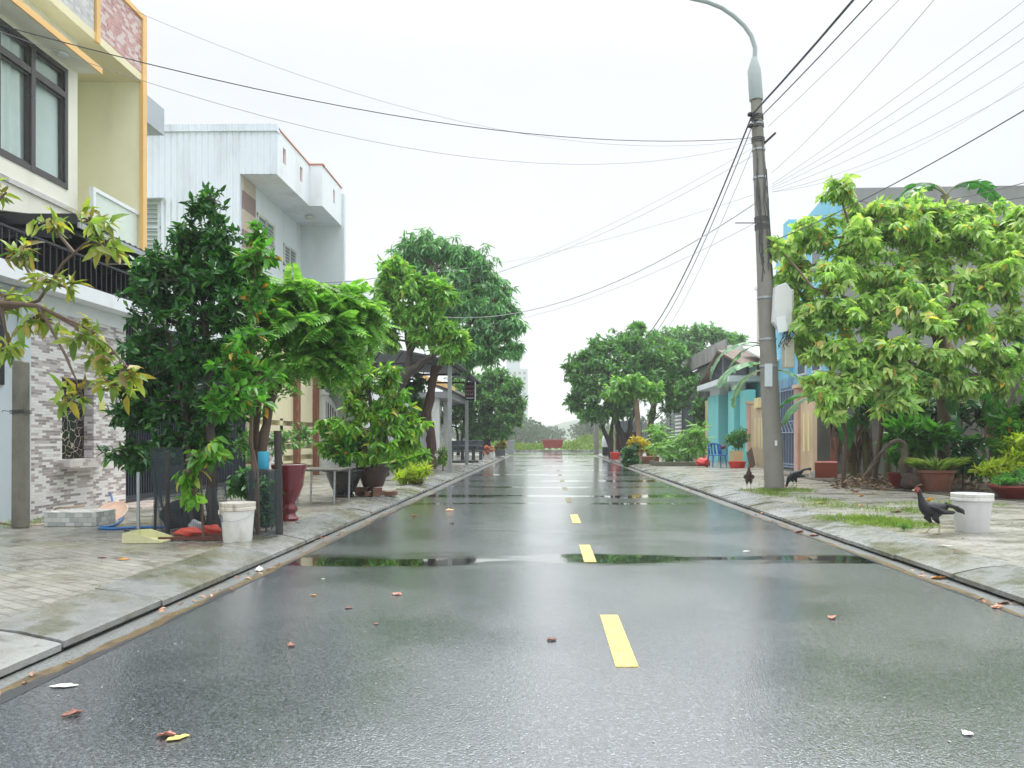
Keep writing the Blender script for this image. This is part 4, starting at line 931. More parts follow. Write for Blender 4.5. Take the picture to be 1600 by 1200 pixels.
# c. sapling in front of it
tree('slim_sapling', 'slim young tree with large fresh green leaves right behind the left paint bucket', 'tree', (X(402,8.0),8.0,SW),
  [([(X(404,8),8.0,SW),P3(400,760,8.0),P3(392,690,8.0),P3(395,560,8.1),P3(398,440,8.2),P3(402,370,8.2)],[.028,.024,.02,.017,.012,.005]),
   ([P3(393,650,8.0),P3(360,580,7.9)],[.012,.005])],
  [B(402,370,8.2,16,24),B(396,420,8.2,26,28),B(410,400,8.1,28,16),B(398,470,8.2,28,28),B(372,560,7.8,36,32),B(400,590,7.9,36,30),B(378,620,7.7,34,24),B(345,640,7.6,28,24),B(395,530,8.0,36,26)],
  mL_MED, mBARK, 22, twigs=15, leaves=10, L=.125, W=.055, droop=.2, down=.1)
tree('hanging_vine_shoot', 'shoot of big yellow-green leaves hanging beside the net left of the paint bucket', 'plant', (X(300,7.5),7.5,SW),
  [([(X(318,7.5),7.5,SW),P3(315,770,7.5),P3(312,720,7.5),P3(300,705,7.45),P3(297,760,7.4)],[.012,.011,.009,.006,.003])],
  [B(308,712,7.4,24,12,.08),B(296,738,7.4,20,14,.08),B(303,765,7.4,14,20,.06),B(330,700,7.4,18,14,.08)], mL_BUSH, mBARK, 23, twigs=6, leaves=7, L=.15, W=.072, droop=.3, down=.9, spread=.6)
# d. ferny tree
tree('star_fruit_tree', 'bright green feathery-leaved tree with two slanting brown trunks beside the red urn', 'tree', (X(412,9),9.2,SW),
  [([(X(408,9.2),9.2,SW),P3(408,720,9.2),P3(418,640,9.3),P3(440,590,9.4),P3(468,545,9.5),P3(500,500,9.6)],[.075,.065,.055,.045,.035,.015]),
   ([(X(400,9.3),9.35,SW),P3(398,700,9.35),P3(404,620,9.4),P3(415,560,9.5),P3(430,500,9.6)],[.06,.055,.045,.03,.015]),
   ([P3(450,575,9.4),P3(500,555,9.6),P3(550,520,9.8)],[.03,.02,.01])],
  [B(430,480,9.4,40,28),B(478,462,9.6,44,20),B(525,462,9.8,44,18),B(552,482,10,28,18),B(560,508,10.1,18,16),B(445,520,9.3,40,24),B(495,515,9.5,46,24),B(545,520,9.8,40,24),B(480,560,9.4,34,16),B(425,575,9.2,34,20),B(520,560,9.6,28,14),B(415,450,9.6,28,16)],
  mL_FERN, mBARK, 24, twigs=20, leaves=4, L=.36, W=.19, mode='pinnate', tmpl=LANCE, droop=.15, down=.15, fill=.7, blobk=1.2, twr=.005)
# e. broad pot shrub
pot_prof = [(.20,0),(.21,.02),(.30,.30),(.33,.34),(.34,.37),(.31,.37),(.29,.33)]
tree('potted_broad_shrub', 'broad drooping light green shrub with reddish top shoots on a brick-set dark pot', 'shrub', (X(583,13.4),13.4,SW+.18),
  [([(X(583,13.4),13.4,.35),P3(585,700,13.4),P3(580,640,13.4),P3(575,590,13.4)],[.06,.05,.035,.015]), ([P3(585,700,13.4),P3(610,660,13.3),P3(635,650,13.3)],[.03,.02,.01]), ([P3(583,700,13.4),P3(545,670,13.4),P3(510,660,13.4)],[.03,.02,.01])],
  [B(560,585,13.4,20,26),B(600,590,13.4,26,24),B(552,620,13.4,22,20),B(612,620,13.4,24,22),B(575,640,13.4,40,20),B(625,645,13.3,28,16),B(515,660,13.3,26,10),B(545,668,13.2,34,14),B(600,670,13.2,44,16),B(645,672,13.3,24,10),B(635,690,13.3,24,12),B(520,695,13.3,24,14),B(560,705,13.2,34,14),B(600,700,13.1,30,16),B(655,662,13.4,12,8)],
  mL_BUSH, mBARKD, 25, twigs=22, leaves=12, L=.17, W=.062, droop=.35, down=.75, spread=.7, up=.2)
mMAROON = emptycoat(M('maroon_glaze', (.17,.020,.026), .3, (.08,.015,.015), .5, 4, .15))
mBLKPOT = emptycoat(M('black_glaze', (.02,.02,.022), .3, (.07,.07,.06), .5, 4, .15))
mTERRA = emptycoat(M('terracotta_glaze', (.24,.085,.05), .4, (.12,.06,.04), .6, 4, .12), .4)
mREDP = M('red_plastic', (.60,.03,.02), .35, (.4,.03,.02), .3, 5, .05)
def soil(parent, c, r, z, sx=1, sy=1): MB().lathe([(.01,z-.02),(r,z-.02),(r*.7,z+.015),(.01,z+.03)], c, 16, sx, sy).build('soil', mSOIL, parent)
c = (X(583,13.4),13.4,SW+.16)
t = thing('dark_plant_pot', c, 'dark maroon pot on rough bricks under the broad drooping shrub', 'pot'); MB().lathe([(.17,0),(.19,.05),(.25,.24),(.29,.29),(.29,.34),(.26,.34),(.24,.28)], c, 22).build('bowl', M('dark_clay', (.06,.03,.028), .5, (.1,.08,.06), .5, 4), t, smooth=True); soil(t, c, .25, .30)
rr = random.Random(6); q = MB()
t = thing('brick_plinth', (c[0],13.3,SW), 'rough stack of mossy bricks carrying the dark maroon pot', 'plinth')
for i in range(14):
    a0 = rr.uniform(0, 6.28); rd = rr.uniform(.05,.34); z = SW+.04 + (i%2)*.075
    q.obox((c[0]+rd*math.cos(a0)*1.3, 13.35+rd*math.sin(a0)*.7, z), (.10*math.cos(a0),.10*math.sin(a0),.005), (-.05*math.sin(a0),.05*math.cos(a0),0), (0,0,.037))
q.build('bricks', M('mossy_brick', (.20,.10,.07), .8, (.15,.15,.07), .7, 5, .3), t, bevel=.006)
# f. olive-green tree with the dark forked trunk, then the mango tree behind
tree('forked_tree', 'yellow-olive tree on a leaning dark forked trunk in front of the mango tree', 'tree', (X(612,20),20,SW),
  [([(X(600,20),20,SW),P3(598,690,20),P3(603,640,20),P3(625,600,20),P3(660,565,20),P3(690,545,20)],[.20,.17,.15,.13,.10,.05]),
   ([P3(630,600,20),P3(640,555,20.1),P3(635,510,20.2),P3(628,460,20.2)],[.11,.09,.06,.03]), ([P3(640,550,20.1),P3(662,510,20),P3(670,480,20)],[.07,.05,.02])],
  [B(620,425,20.2,30,20),B(640,450,20.1,34,22),B(605,455,20.2,20,24),B(675,445,20,26,14),B(690,462,20,22,14),B(620,485,20.1,32,18),B(600,500,20.2,22,18),B(665,485,20,30,16),B(640,500,20,30,14),B(690,520,19.9,30,18),B(715,530,19.9,18,18),B(700,545,19.9,22,14),B(660,525,20,26,14),B(605,530,20,18,16)],
  mL_OLIVE, mBARKD, 26, twigs=40, leaves=12, L=.24, W=.085, droop=.3, down=.55, spread=.8, twr=.01)
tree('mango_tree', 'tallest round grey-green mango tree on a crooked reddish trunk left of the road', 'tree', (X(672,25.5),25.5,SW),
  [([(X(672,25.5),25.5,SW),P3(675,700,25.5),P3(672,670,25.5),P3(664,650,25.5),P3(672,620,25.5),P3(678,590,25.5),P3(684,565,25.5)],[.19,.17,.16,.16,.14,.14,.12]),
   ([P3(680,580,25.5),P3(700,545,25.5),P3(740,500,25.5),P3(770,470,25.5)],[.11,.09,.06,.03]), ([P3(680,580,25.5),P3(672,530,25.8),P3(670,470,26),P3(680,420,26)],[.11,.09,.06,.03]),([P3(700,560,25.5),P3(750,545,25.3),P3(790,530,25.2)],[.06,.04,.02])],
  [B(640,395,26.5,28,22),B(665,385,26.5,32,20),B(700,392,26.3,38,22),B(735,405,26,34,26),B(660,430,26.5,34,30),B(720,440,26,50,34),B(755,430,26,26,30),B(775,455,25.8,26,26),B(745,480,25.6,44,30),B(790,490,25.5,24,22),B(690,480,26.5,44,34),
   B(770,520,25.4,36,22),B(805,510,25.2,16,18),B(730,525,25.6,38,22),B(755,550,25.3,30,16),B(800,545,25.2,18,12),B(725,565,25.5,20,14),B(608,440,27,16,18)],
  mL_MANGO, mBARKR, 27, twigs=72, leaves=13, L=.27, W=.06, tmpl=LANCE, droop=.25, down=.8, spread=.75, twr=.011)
mL_VINE = leafmat('vine_leaf', [(0,(.05,.2,.03)),(1,(.13,.36,.06))], .4, .4)
tree('wall_creeper', 'bright green creeper covering the white garden wall between the two trunks', 'plant', (X(645,29),28.7,SW),
  [([(-6.9,28.9,SW),(X(648,28.7),28.8,2.6)],[.05,.02])], [B(640,610,28.6,18,22,.3),B(650,640,28.6,16,28,.3),B(638,670,28.6,16,26,.3),B(655,600,28.6,12,16,.3),B(640,700,28.6,14,18,.3)], mL_VINE, mBARK, 28, twigs=60, leaves=12, L=.13, W=.09, tmpl=LOW, down=.4, twr=.008)
tree('round_street_tree', 'dense round dark-green street tree at the far left before the cross road', 'tree', (X(765,43),43,SW),
  [([(X(762,43),43,SW),P3(762,690,43),P3(760,665,43),P3(768,640,43)],[.30,.27,.24,.14])],
  [B(770,590,43,28,18),B(795,603,43,20,22),B(752,600,43,24,22),B(775,620,42.5,34,24),B(806,632,43,16,18),B(745,635,43,28,24),B(780,652,42.5,34,18),B(805,655,43,14,12),B(742,668,43,24,12),B(775,676,42.5,28,10),B(725,620,44,18,26)],
  mL_FAR, mBARKD, 29, twigs=70, leaves=14, L=.30, W=.12, tmpl=LOW, down=.35, twr=.015)
tree('small_street_tree', 'small dark tree with thin trunks behind the hanging sign', 'tree', (X(715,46),46,SW),
  [([(X(716,46),46,SW),P3(715,690,46),P3(712,650,46)],[.10,.08,.05]),([(X(722,46),46.1,SW),P3(721,690,46),P3(725,650,46)],[.09,.07,.05])],
  [B(712,600,46,18,20),B(705,630,46,18,22),B(728,650,46,20,20),B(700,655,46,14,16),B(745,690,45.5,16,10),B(735,675,46,16,12)], mL_FAR, mBARKD, 30, twigs=50, leaves=12, L=.28, W=.12, tmpl=LOW, down=.3, twr=.014)
tree('kerb_bush', 'small upright yellow-green bush at the foot of the first steel post', 'bush', (X(692,24),23.6,SW),
  [([(X(692,23.6),23.6,SW),P3(692,715,23.6)],[.02,.01])], [B(690,708,23.6,11,12),B(696,718,23.6,9,10),B(688,722,23.6,8,8)], mL_BUSH, mBARK, 31, twigs=22, leaves=9, L=.11, W=.04, tmpl=LOW, twr=.006)
tree('yellow_green_shrub', 'low bright yellow-green shrub at the kerb behind the brick plinth', 'shrub', (X(648,16.4),16.6,SW),
  [([(X(650,16.6),16.6,SW),P3(650,745,16.6)],[.02,.01])], [B(645,742,16.6,22,9),B(660,736,16.6,12,8),B(632,746,16.6,12,7)], mL_LGREEN, mBARK, 32, twigs=34, leaves=9, L=.17, W=.035, tmpl=LANCE, up=.6, twr=.005)
tree('dark_low_shrub', 'low dark green broad-leaved shrub between the broad drooping shrub and the reddish trunk', 'shrub', (X(640,18.5),18.5,SW),
  [([(X(642,18.5),18.5,SW),P3(642,730,18.5)],[.03,.01])], [B(640,718,18.5,26,12),B(655,712,18.5,18,10),B(622,722,18.5,14,10)], mL_BUSH, mBARK, 33, twigs=30, leaves=9, L=.2, W=.08, up=.3, twr=.006)

mL_VINE2 = mL_VINE
# --- right side
TR = (X(1478,16),16,SW)
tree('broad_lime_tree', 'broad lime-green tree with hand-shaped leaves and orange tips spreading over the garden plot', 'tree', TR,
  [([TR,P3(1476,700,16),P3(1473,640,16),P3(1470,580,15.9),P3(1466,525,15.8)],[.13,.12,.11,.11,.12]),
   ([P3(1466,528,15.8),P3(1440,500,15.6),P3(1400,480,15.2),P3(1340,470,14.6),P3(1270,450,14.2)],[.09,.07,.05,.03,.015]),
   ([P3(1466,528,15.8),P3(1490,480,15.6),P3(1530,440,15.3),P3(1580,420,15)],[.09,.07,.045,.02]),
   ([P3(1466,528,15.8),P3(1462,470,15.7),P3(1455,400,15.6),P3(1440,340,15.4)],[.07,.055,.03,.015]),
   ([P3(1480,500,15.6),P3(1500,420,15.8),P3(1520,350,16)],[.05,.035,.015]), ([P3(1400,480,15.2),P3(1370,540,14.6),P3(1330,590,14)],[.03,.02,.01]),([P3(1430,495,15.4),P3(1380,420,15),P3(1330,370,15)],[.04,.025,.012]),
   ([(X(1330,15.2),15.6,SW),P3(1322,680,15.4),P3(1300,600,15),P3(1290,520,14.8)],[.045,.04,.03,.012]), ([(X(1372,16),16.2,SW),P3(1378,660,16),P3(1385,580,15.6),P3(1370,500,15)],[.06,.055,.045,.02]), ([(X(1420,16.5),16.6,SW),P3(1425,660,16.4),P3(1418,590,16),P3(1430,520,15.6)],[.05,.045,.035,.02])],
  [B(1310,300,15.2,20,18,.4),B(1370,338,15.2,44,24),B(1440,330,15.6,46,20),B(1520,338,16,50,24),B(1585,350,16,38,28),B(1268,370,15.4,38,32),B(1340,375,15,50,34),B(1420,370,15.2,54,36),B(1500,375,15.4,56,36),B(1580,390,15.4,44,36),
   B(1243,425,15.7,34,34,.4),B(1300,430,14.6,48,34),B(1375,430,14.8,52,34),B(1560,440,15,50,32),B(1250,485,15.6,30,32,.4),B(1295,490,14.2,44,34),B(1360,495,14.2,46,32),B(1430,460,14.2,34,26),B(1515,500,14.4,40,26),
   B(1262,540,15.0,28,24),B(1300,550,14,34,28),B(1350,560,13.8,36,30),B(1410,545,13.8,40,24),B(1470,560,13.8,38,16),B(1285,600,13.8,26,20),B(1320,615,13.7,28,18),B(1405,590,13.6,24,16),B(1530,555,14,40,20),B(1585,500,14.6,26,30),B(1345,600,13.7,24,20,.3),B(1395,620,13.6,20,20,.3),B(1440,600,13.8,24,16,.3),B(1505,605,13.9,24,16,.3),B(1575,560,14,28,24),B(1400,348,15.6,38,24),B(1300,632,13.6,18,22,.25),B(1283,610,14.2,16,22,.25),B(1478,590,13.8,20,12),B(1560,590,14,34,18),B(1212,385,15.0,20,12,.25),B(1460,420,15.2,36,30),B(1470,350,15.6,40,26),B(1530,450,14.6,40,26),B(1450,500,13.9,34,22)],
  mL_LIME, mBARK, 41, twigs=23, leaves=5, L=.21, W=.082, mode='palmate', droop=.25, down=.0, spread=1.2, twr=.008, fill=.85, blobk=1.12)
# banana plants
mL_BAN = leafmat('banana_leaf', [(0,(.022,.12,.028)),(1,(.045,.20,.045))], .3, .35)
mL_BANP = leafmat('pale_banana_leaf', [(0,(.12,.30,.16)),(1,(.22,.40,.24))], .35, .45)
mSTEMB = M('banana_stem', (.16,.17,.06), .5, (.07,.045,.03), .8, 5, .25)
mDRY = M('dry_sheath', (.17,.10,.055), .8, (.06,.04,.03), .7, 6, .3)
def banana_leaf(root, base, azim, elev, L, W, mat, seed, curl=1.0):
    rg = np.random.default_rng(seed); n = 26; az = R(azim); el = R(elev)
    d = np.array([math.cos(az), math.sin(az), 0]); s = np.array([-d[1], d[0], 0]); pts = []; p = np.array(base, float); st = L*1.25/n; e = el
    for i in range(n+1): pts.append(p.copy()); p = p + (d*math.cos(e) + np.array([0,0,math.sin(e)]))*st; e -= R(4.2)*curl
    vs = []; fs = []
    for sg in (-1, 1):
        i = 5; tilt = .35
        while i < n:
            ln = int(rg.integers(1, 5)); j = min(n, i+ln); tl = tilt + rg.normal()*.22; drop = []
            b0 = len(vs)
            for k in range(i, j+1):
                f = (k-5)/(n-5); w_ = W*.5*max(.02, math.sin(math.pi*min(1,max(0.0,f*.93+.05)))**.55)
                up = np.array([0,0,1.]); mid = pts[k]
                edge = mid + s*sg*w_*math.cos(tl) - up*w_*math.sin(tl)*.9 + d*.06*w_; m2 = mid + s*sg*w_*.5 + up*.02*w_
                vs += [mid, m2, edge]
            for k in range(j-i): a = b0+k*3; fs += [(a,a+3,a+4,a+1),(a+1,a+4,a+5,a+2)]
            i = j
    lf = MB(); lf.add(vs, fs); o = lf.build('leaf', mat, root, smooth=True)
    r = MB(); r.tube(pts, [.022*(1-.85*i/n)+.003 for i in range(n+1)], 5); r.build('midrib', mSTEMB, o, smooth=True)
def banana(label, base, top, rad, leaves, seed, mat=mL_BAN, skirt=14, nm='banana_plant'):
    t = thing(nm, base, label, 'banana plant', 'banana plants in the garden plot'); b0 = Vector(base); b1 = Vector(top); rr = random.Random(seed)
    q = MB(); pts = [b0.lerp(b1, i/6)+Vector((rr.uniform(-.03,.03),0,0)) for i in range(7)]
    q.tube(pts, [rad*(1-.06*i) for i in range(7)], 14); q.build('stem', mSTEMB, t, smooth=True)
    if skirt:
        q = MB()
        for i in range(skirt):                       # dead sheaths hanging down the stem
            a0 = rr.uniform(0, 6.28); f = rr.uniform(.35,1); c0 = b0.lerp(b1, f) + Vector((math.cos(a0),math.sin(a0),0))*rad*.95; ln = rr.uniform(.3,.9)
            tw = Vector((-math.sin(a0),math.cos(a0),0)); w2 = rr.uniform(.02,.06); vs = []
            for k in range(6):
                g = k/5; c1 = c0 + Vector((math.cos(a0),math.sin(a0),0))*(.10*math.sin(g*2.5)) - Vector((0,0,ln*g)); ww = w2*(1-.6*g)*(1+.3*math.sin(k*2+i)); 
                vs += [c1-tw*ww, c1+Vector((math.cos(a0),math.sin(a0),0))*.012, c1+tw*ww]
            q.add(vs, [(k*3,k*3+1,k*3+4,k*3+3) for k in range(5)]+[(k*3+1,k*3+2,k*3+5,k*3+4) for k in range(5)])
        q.build('dry_sheath', mDRY, t, smooth=True)
    for i, (az, el, L_, W_) in enumerate(leaves): banana_leaf(t, top, az, el, L_, W_, mat, seed*20+i)
banana('leaning banana plant left of the garden plot, nearest the red board', (X(1340,18.5),18.5,SW), (X(1308,18.2),18.2,1.9), .13, [(200,35,1.5,.42),(150,50,1.3,.4),(260,10,1.4,.42),(330,45,1.4,.4),(30,60,1.3,.4)], 3, skirt=34)
banana('second banana plant from the left, with a brown sheathed stem', (X(1360,18.2),18.2,SW), (X(1345,18.2),18.2,2.0), .11, [(280,15,1.4,.42),(210,60,1.4,.42),(340,40,1.4,.42)], 4, skirt=34)
banana('slim banana stem behind the gooseneck stump', (X(1392,17.6),17.8,SW), (X(1398,17.8),17.8,2.6), .10, [(250,-10,1.6,.45),(310,-5,1.6,.45),(190,30,1.5,.45),(20,30,1.5,.45)], 5, skirt=6)
banana('thick banana plant with a ragged brown skirt at the right edge', (X(1562,15.4),15.4,SW), (X(1552,15.4),15.4,3.2), .19, [(200,-5,1.8,.5),(240,-35,1.7,.5),(280,10,1.6,.5),(340,20,1.6,.5),(160,40,1.7,.5)], 6, skirt=34)
banana('tall banana plant whose leaf rises above the broad tree and the grey roof edge', (X(1480,20),20,SW), (X(1478,20),20,7.45), .16, [(20,48,1.9,.55),(200,30,1.7,.5),(110,60,1.6,.5)], 7, skirt=10)
banana('banana plant with dark drooping leaves behind the oval brown pot', (X(1505,17),17.2,SW), (X(1500,17),17.2,1.9), .12, [(235,0,1.5,.55),(290,20,1.4,.55),(200,15,1.5,.5),(330,5,1.5,.55),(260,55,1.3,.5)], 8, skirt=8)
banana('banana plant with pale leaves rising behind the lamp pole', (X(1208,20),20.2,SW), (X(1204,20.2),20.2,2.9), .12, [(186,8,1.3,.62),(196,35,1.5,.6),(350,10,1.2,.5),(80,60,1.3,.5)], 9, mat=mL_BANP, skirt=8)
banana('banana plant with pale tattered leaves over the turquoise porch roof', (X(1195,30),28.7,SW), (X(1195,28.7),28.7,4.6), .14, [(185,20,2.3,.6),(176,2,2.0,.6),(20,50,1.6,.5)], 10, mat=mL_BANP, skirt=4)
# under-planting
for (nm, lab, px, py, Y, bl, mt, L_, W_, md, sd) in (
 ('elephant_ear', 'big-leaved green plant standing behind the oval brown pot', 1425, 690, 15.8, [(1415,676,20,12),(1455,680,22,12),(1435,692,26,12)], mL_VINE, .36, .13, 'simple', 51),
 ('fern_clump', 'dark green fern clump right of the oval brown pot', 1505, 730, 15, [(1510,700,22,22),(1525,725,26,18),(1500,735,18,12)], mL_DARK, .20, .085, 'simple', 52),
 ('feathery_shrub', 'blue-green feathery shrub in the middle of the banana stems', 1388, 640, 17.2, [(1385,622,24,14),(1375,640,18,12),(1405,615,18,12)], mL_MANGO, .36, .05, 'pinnate', 53),
 ('croton_shrub', 'yellow croton shrub at the right edge above the red bowl', 1590, 720, 13.4, [(1592,712,20,14),(1565,730,24,8),(1545,735,20,7),(1600,690,18,16)], mL_LGREEN, .16, .05, 'simple', 54),
 ('tall_green_shrub', 'upright bright green shrub against the right edge of the picture', 1590, 650, 14.0, [(1590,680,22,18),(1575,700,20,18),(1600,650,16,22),(1570,665,14,14)], mL_MED, .30, .09, 'simple', 55),
 ('creeper_patch', 'low tangle of small green plants at the foot of the banana stems', 1440, 640, 17, [(1440,640,34,22),(1470,660,30,24),(1410,660,26,20),(1530,650,28,26),(1350,640,20,18)], mL_DARK, .22, .10, 'simple', 56)):
    tree(nm, lab, 'plant', (X(px,Y),Y,SW), [([(X(px,Y),Y,SW),P3(px,py,Y)],[.03,.012])], [B(a,b_,Y,c_,d_,.35) for a,b_,c_,d_ in bl], mt, mBARK, sd, twigs=24, leaves=8 if md=='simple' else 3, L=L_, W=W_, mode=md, tmpl=FULL if md=='simple' else LOW, up=.45, down=.1, twr=.006)
# far right cluster
tree('street_end_tree', 'big dark-green spreading tree with several thin trunks at the far right of the road', 'tree', (X(953,38),38,SW),
  [([(X(955,38),38,SW),P3(950,690,38),P3(940,660,38),P3(925,630,38)],[.13,.11,.09,.05]),([(X(956,38),38.2,SW),P3(955,680,38.2),P3(958,650,38.2),P3(950,610,38.2)],[.12,.1,.08,.05]),
   ([(X(980,40),39,SW),P3(975,690,39),P3(962,650,39),P3(960,620,39)],[.22,.2,.13,.07]),([(X(980,39),39.1,SW),P3(982,680,39),P3(990,640,39),P3(995,600,39)],[.18,.15,.11,.06])],
  [B(945,545,39,34,18),B(980,535,39.5,34,20),B(915,562,38.5,26,18),B(955,575,38,44,26),B(1000,560,39.5,34,24),B(905,590,38,22,22),B(930,610,37.5,34,26),B(975,610,38,40,26),B(900,625,38,14,22),B(925,648,37.5,28,18),B(1010,600,39,28,28),B(1030,570,40,26,24),B(965,640,38,26,16),B(1040,600,40,24,22),B(890,575,38.5,8,8)],
  mL_FAR, mBARKD, 61, twigs=66, leaves=14, L=.30, W=.13, tmpl=LOW, down=.3, twr=.014)
tree('light_green_tree', 'lighter green tree top with an orange shoot rising above the street-end tree', 'tree', (X(1015,42),42.5,SW),  # lighter green is this tree's own leaf colour
  [([(X(1015,42.5),42.5,SW),P3(1018,660,42.5),P3(1025,600,42.5),P3(1020,560,42.5)],[.2,.17,.12,.06])],
  [B(995,515,42,14,10),B(1020,545,42.5,30,20),B(1050,555,43,26,20),B(985,545,42,20,12),B(1060,585,43,22,20),B(1005,575,42,26,18),B(1035,610,43,26,18),B(1065,620,43,20,18)],
  mL_FAR2, mBARK, 62, twigs=64, leaves=13, L=.34, W=.15, tmpl=LOW, down=.3, twr=.014)
tree('background_tree', 'wide pale green tree crown far behind the shed roofs', 'tree', (X(1085,66),60,SW),
  [([(X(1085,60),60,0),P3(1080,640,60),P3(1070,580,60)],[.35,.3,.2])],
  [B(1060,530,60,36,18),B(1095,522,60,30,14),B(1030,535,60,30,16),B(1125,528,60,24,12),B(1080,550,60,40,18),B(1045,560,60,36,20),B(1150,530,61,16,8)],
  mL_FAR2, mBARK, 63, twigs=70, leaves=13, L=.42, W=.2, tmpl=LOW, down=.2, twr=.02)
tree('papaya_tree', 'papaya-like tree with a bare pale trunk and a drooping leaf umbrella beside the golden shrub', 'tree', (X(998,33),33,SW),
  [([(X(1000,33),33,SW),P3(998,680,33),P3(995,640,33),P3(992,605,33)],[.12,.11,.10,.08])],
  [B(990,600,33,30,12),B(968,612,33,20,8),B(1015,610,33,22,10)], mL_FERN, M('pale_trunk', (.30,.19,.12), .7, (.15,.1,.07), .5, 5, .15), 64, twigs=20, leaves=5, L=.36, W=.15, mode='palmate', tmpl=LOW, down=.25, twr=.012)
tree('wispy_tree', 'thin bare-branched little tree in front of the slatted gate', 'tree', (X(1020,40),40.5,SW),
  [([(X(1018,40.5),40.5,SW),P3(1018,680,40.5),P3(1020,650,40.5),P3(1030,620,40.5)],[.05,.04,.03,.02]), ([P3(1019,660,40.5),P3(1040,640,40.5),P3(1055,632,40.5)],[.025,.02,.01])],
  [B(1018,650,40.5,10,10),B(1040,640,40.5,12,8)], mL_FAR, mBARK, 65, twigs=18, leaves=6, L=.22, W=.1, tmpl=LOW, twr=.01)
tree('golden_croton', 'golden-yellow flowering shrub at the kerb in front of the street-end tree', 'shrub', (X(1002,31),31,SW),
  [([(X(1002,31),31,SW),P3(1002,700,31)],[.03,.012])], [B(995,692,30.6,13,9),B(1008,697,30.6,13,9),B(1018,703,30.6,10,8),B(990,703,30.8,8,8)], mL_GOLD, mBARK, 66, twigs=34, leaves=12, L=.15, W=.07, tmpl=LOW, twr=.006)
tree('kerb_creeper', 'dark green creeper spilling over the kerb under the golden shrub', 'plant', (X(988,31),30.2,SW),
  [([(X(990,30.2),30.2,SW),P3(988,712,30.2)],[.03,.012])], [B(985,705,30.2,12,12),B(990,720,30,14,10),B(982,722,30,10,9)], mL_DARK, mBARK, 67, twigs=30, leaves=12, L=.16, W=.12, tmpl=LOW, down=.3, twr=.006)
tree('feather_bush', 'feathery bright green bushes filling the raised bed beside the blue chair', 'bush', (X(1055,29),28.6,SW),
  [([(X(1050,28.6),28.6,SW),P3(1050,690,28.6)],[.03,.012]),([(X(1075,28.6),28.6,SW),P3(1078,685,28.6),P3(1080,665,28.6)],[.03,.02,.008])],
  [B(1035,695,28.6,22,16),B(1060,690,28.6,24,16),B(1085,672,28.6,20,9),B(1050,710,28.4,26,12),B(1085,700,28.4,18,12),B(1030,672,29,16,12),B(1095,690,28.6,14,10)], mL_FERN, mBARK, 68, twigs=22, leaves=4, L=.36, W=.13, mode='pinnate', tmpl=LOW, down=.2, twr=.006)
tree('wall_climber', 'green climber hanging over the slatted gate left of the turquoise columns', 'plant', (X(1095,37),36.8,SW),
  [([(X(1098,36.8),36.8,SW),P3(1096,640,36.8)],[.04,.02])], [B(1092,640,36.8,14,16),B(1098,660,36.8,12,16),B(1070,615,38,20,18),B(1055,635,40,14,10),B(1080,600,38,16,14)], mL_FAR, mBARK, 69, twigs=44, leaves=12, L=.22, W=.12, tmpl=LOW, down=.4, twr=.01)
# ================================================================ THINGS ON THE LEFT PAVEMENT
mPLW = M('white_plastic', (.74,.74,.71), .4, (.36,.31,.25), .7, 6, .05)
def bucket(label, x, y, rt, rb, h, mat, rim, handle=True, fill=None, tag_=False):
    t = thing('paint_bucket', (x,y,SW), label, 'bucket'); c = (x,y,SW); q = MB()
    q.lathe([(rb*.98,0),(rb,.01),(rt*.985,h-.05),(rt*.985,h-.004),(rt*.93,h-.004),(rb*.93,.03),(.005,.03)], c, 40); q.build('body', mat, t, smooth=True)
    q = MB(); q.lathe([(rt*.99,h-.075),(rt*1.05,h-.07),(rt*1.05,h-.045),(rt*1.02,h-.04),(rt*1.05,h-.03),(rt*1.05,h),(rt*.95,h),(rt*.95,h-.02)], c, 40); q.build('rim', rim, t, smooth=True)
    if handle:
        q = MB(); n = 22; q.tube([(x+rt*1.04*math.cos(math.pi*(1+i/n))*1.0, y+rt*1.04*math.sin(math.pi*(1+i/n)), SW+h-.08-.09*math.sin(math.pi*i/n)) for i in range(n+1)], .003, 5); q.build('handle', mSTEEL, t)
        q = MB(); q.lathe([(.012,-.02),(.012,.02)], (x-rt*.93, y-rt*.45, SW+h-.09), 10); q.build('handle_lug', rim, t)
    if fill: MB().lathe([(.005,h*.72),(rt*.9,h*.70),(rt*.9,h*.74),(.005,h*.78)], c, 24).build('contents', fill, t)
    if tag_:
        q = MB(); vs = []
        for i in range(9):
            a = math.pi*(1.10+.17*i/8)
            for z in (h*.52,h*.70): r = rb+(rt-rb)*z/h+.002; vs.append((x+r*math.cos(a), y+r*math.sin(a), SW+z))
        q.add(vs, [(i*2,i*2+2,i*2+3,i*2+1) for i in range(8)]); q.build('worn_label', M('worn_blue_label', (.25,.27,.33), .5, (.6,.6,.58), .8, 20), t)
    return t
bucket('dirty white paint bucket with a wire handle standing on the left pavement', X(368,7.4), 7.45, .158, .132, .38, mPLW, M('grimy_rim', (.66,.62,.54), .5, (.25,.18,.12), .8, 14), True, mSOIL, True)
bucket('greyish white paint bucket with its lid rim on, beside the black rooster', X(1527,8.15), 8.25, .198, .162, .41, M('greyish_plastic', (.62,.62,.63), .4, (.42,.40,.37), .5, 5, .04), mPLW, False, None)
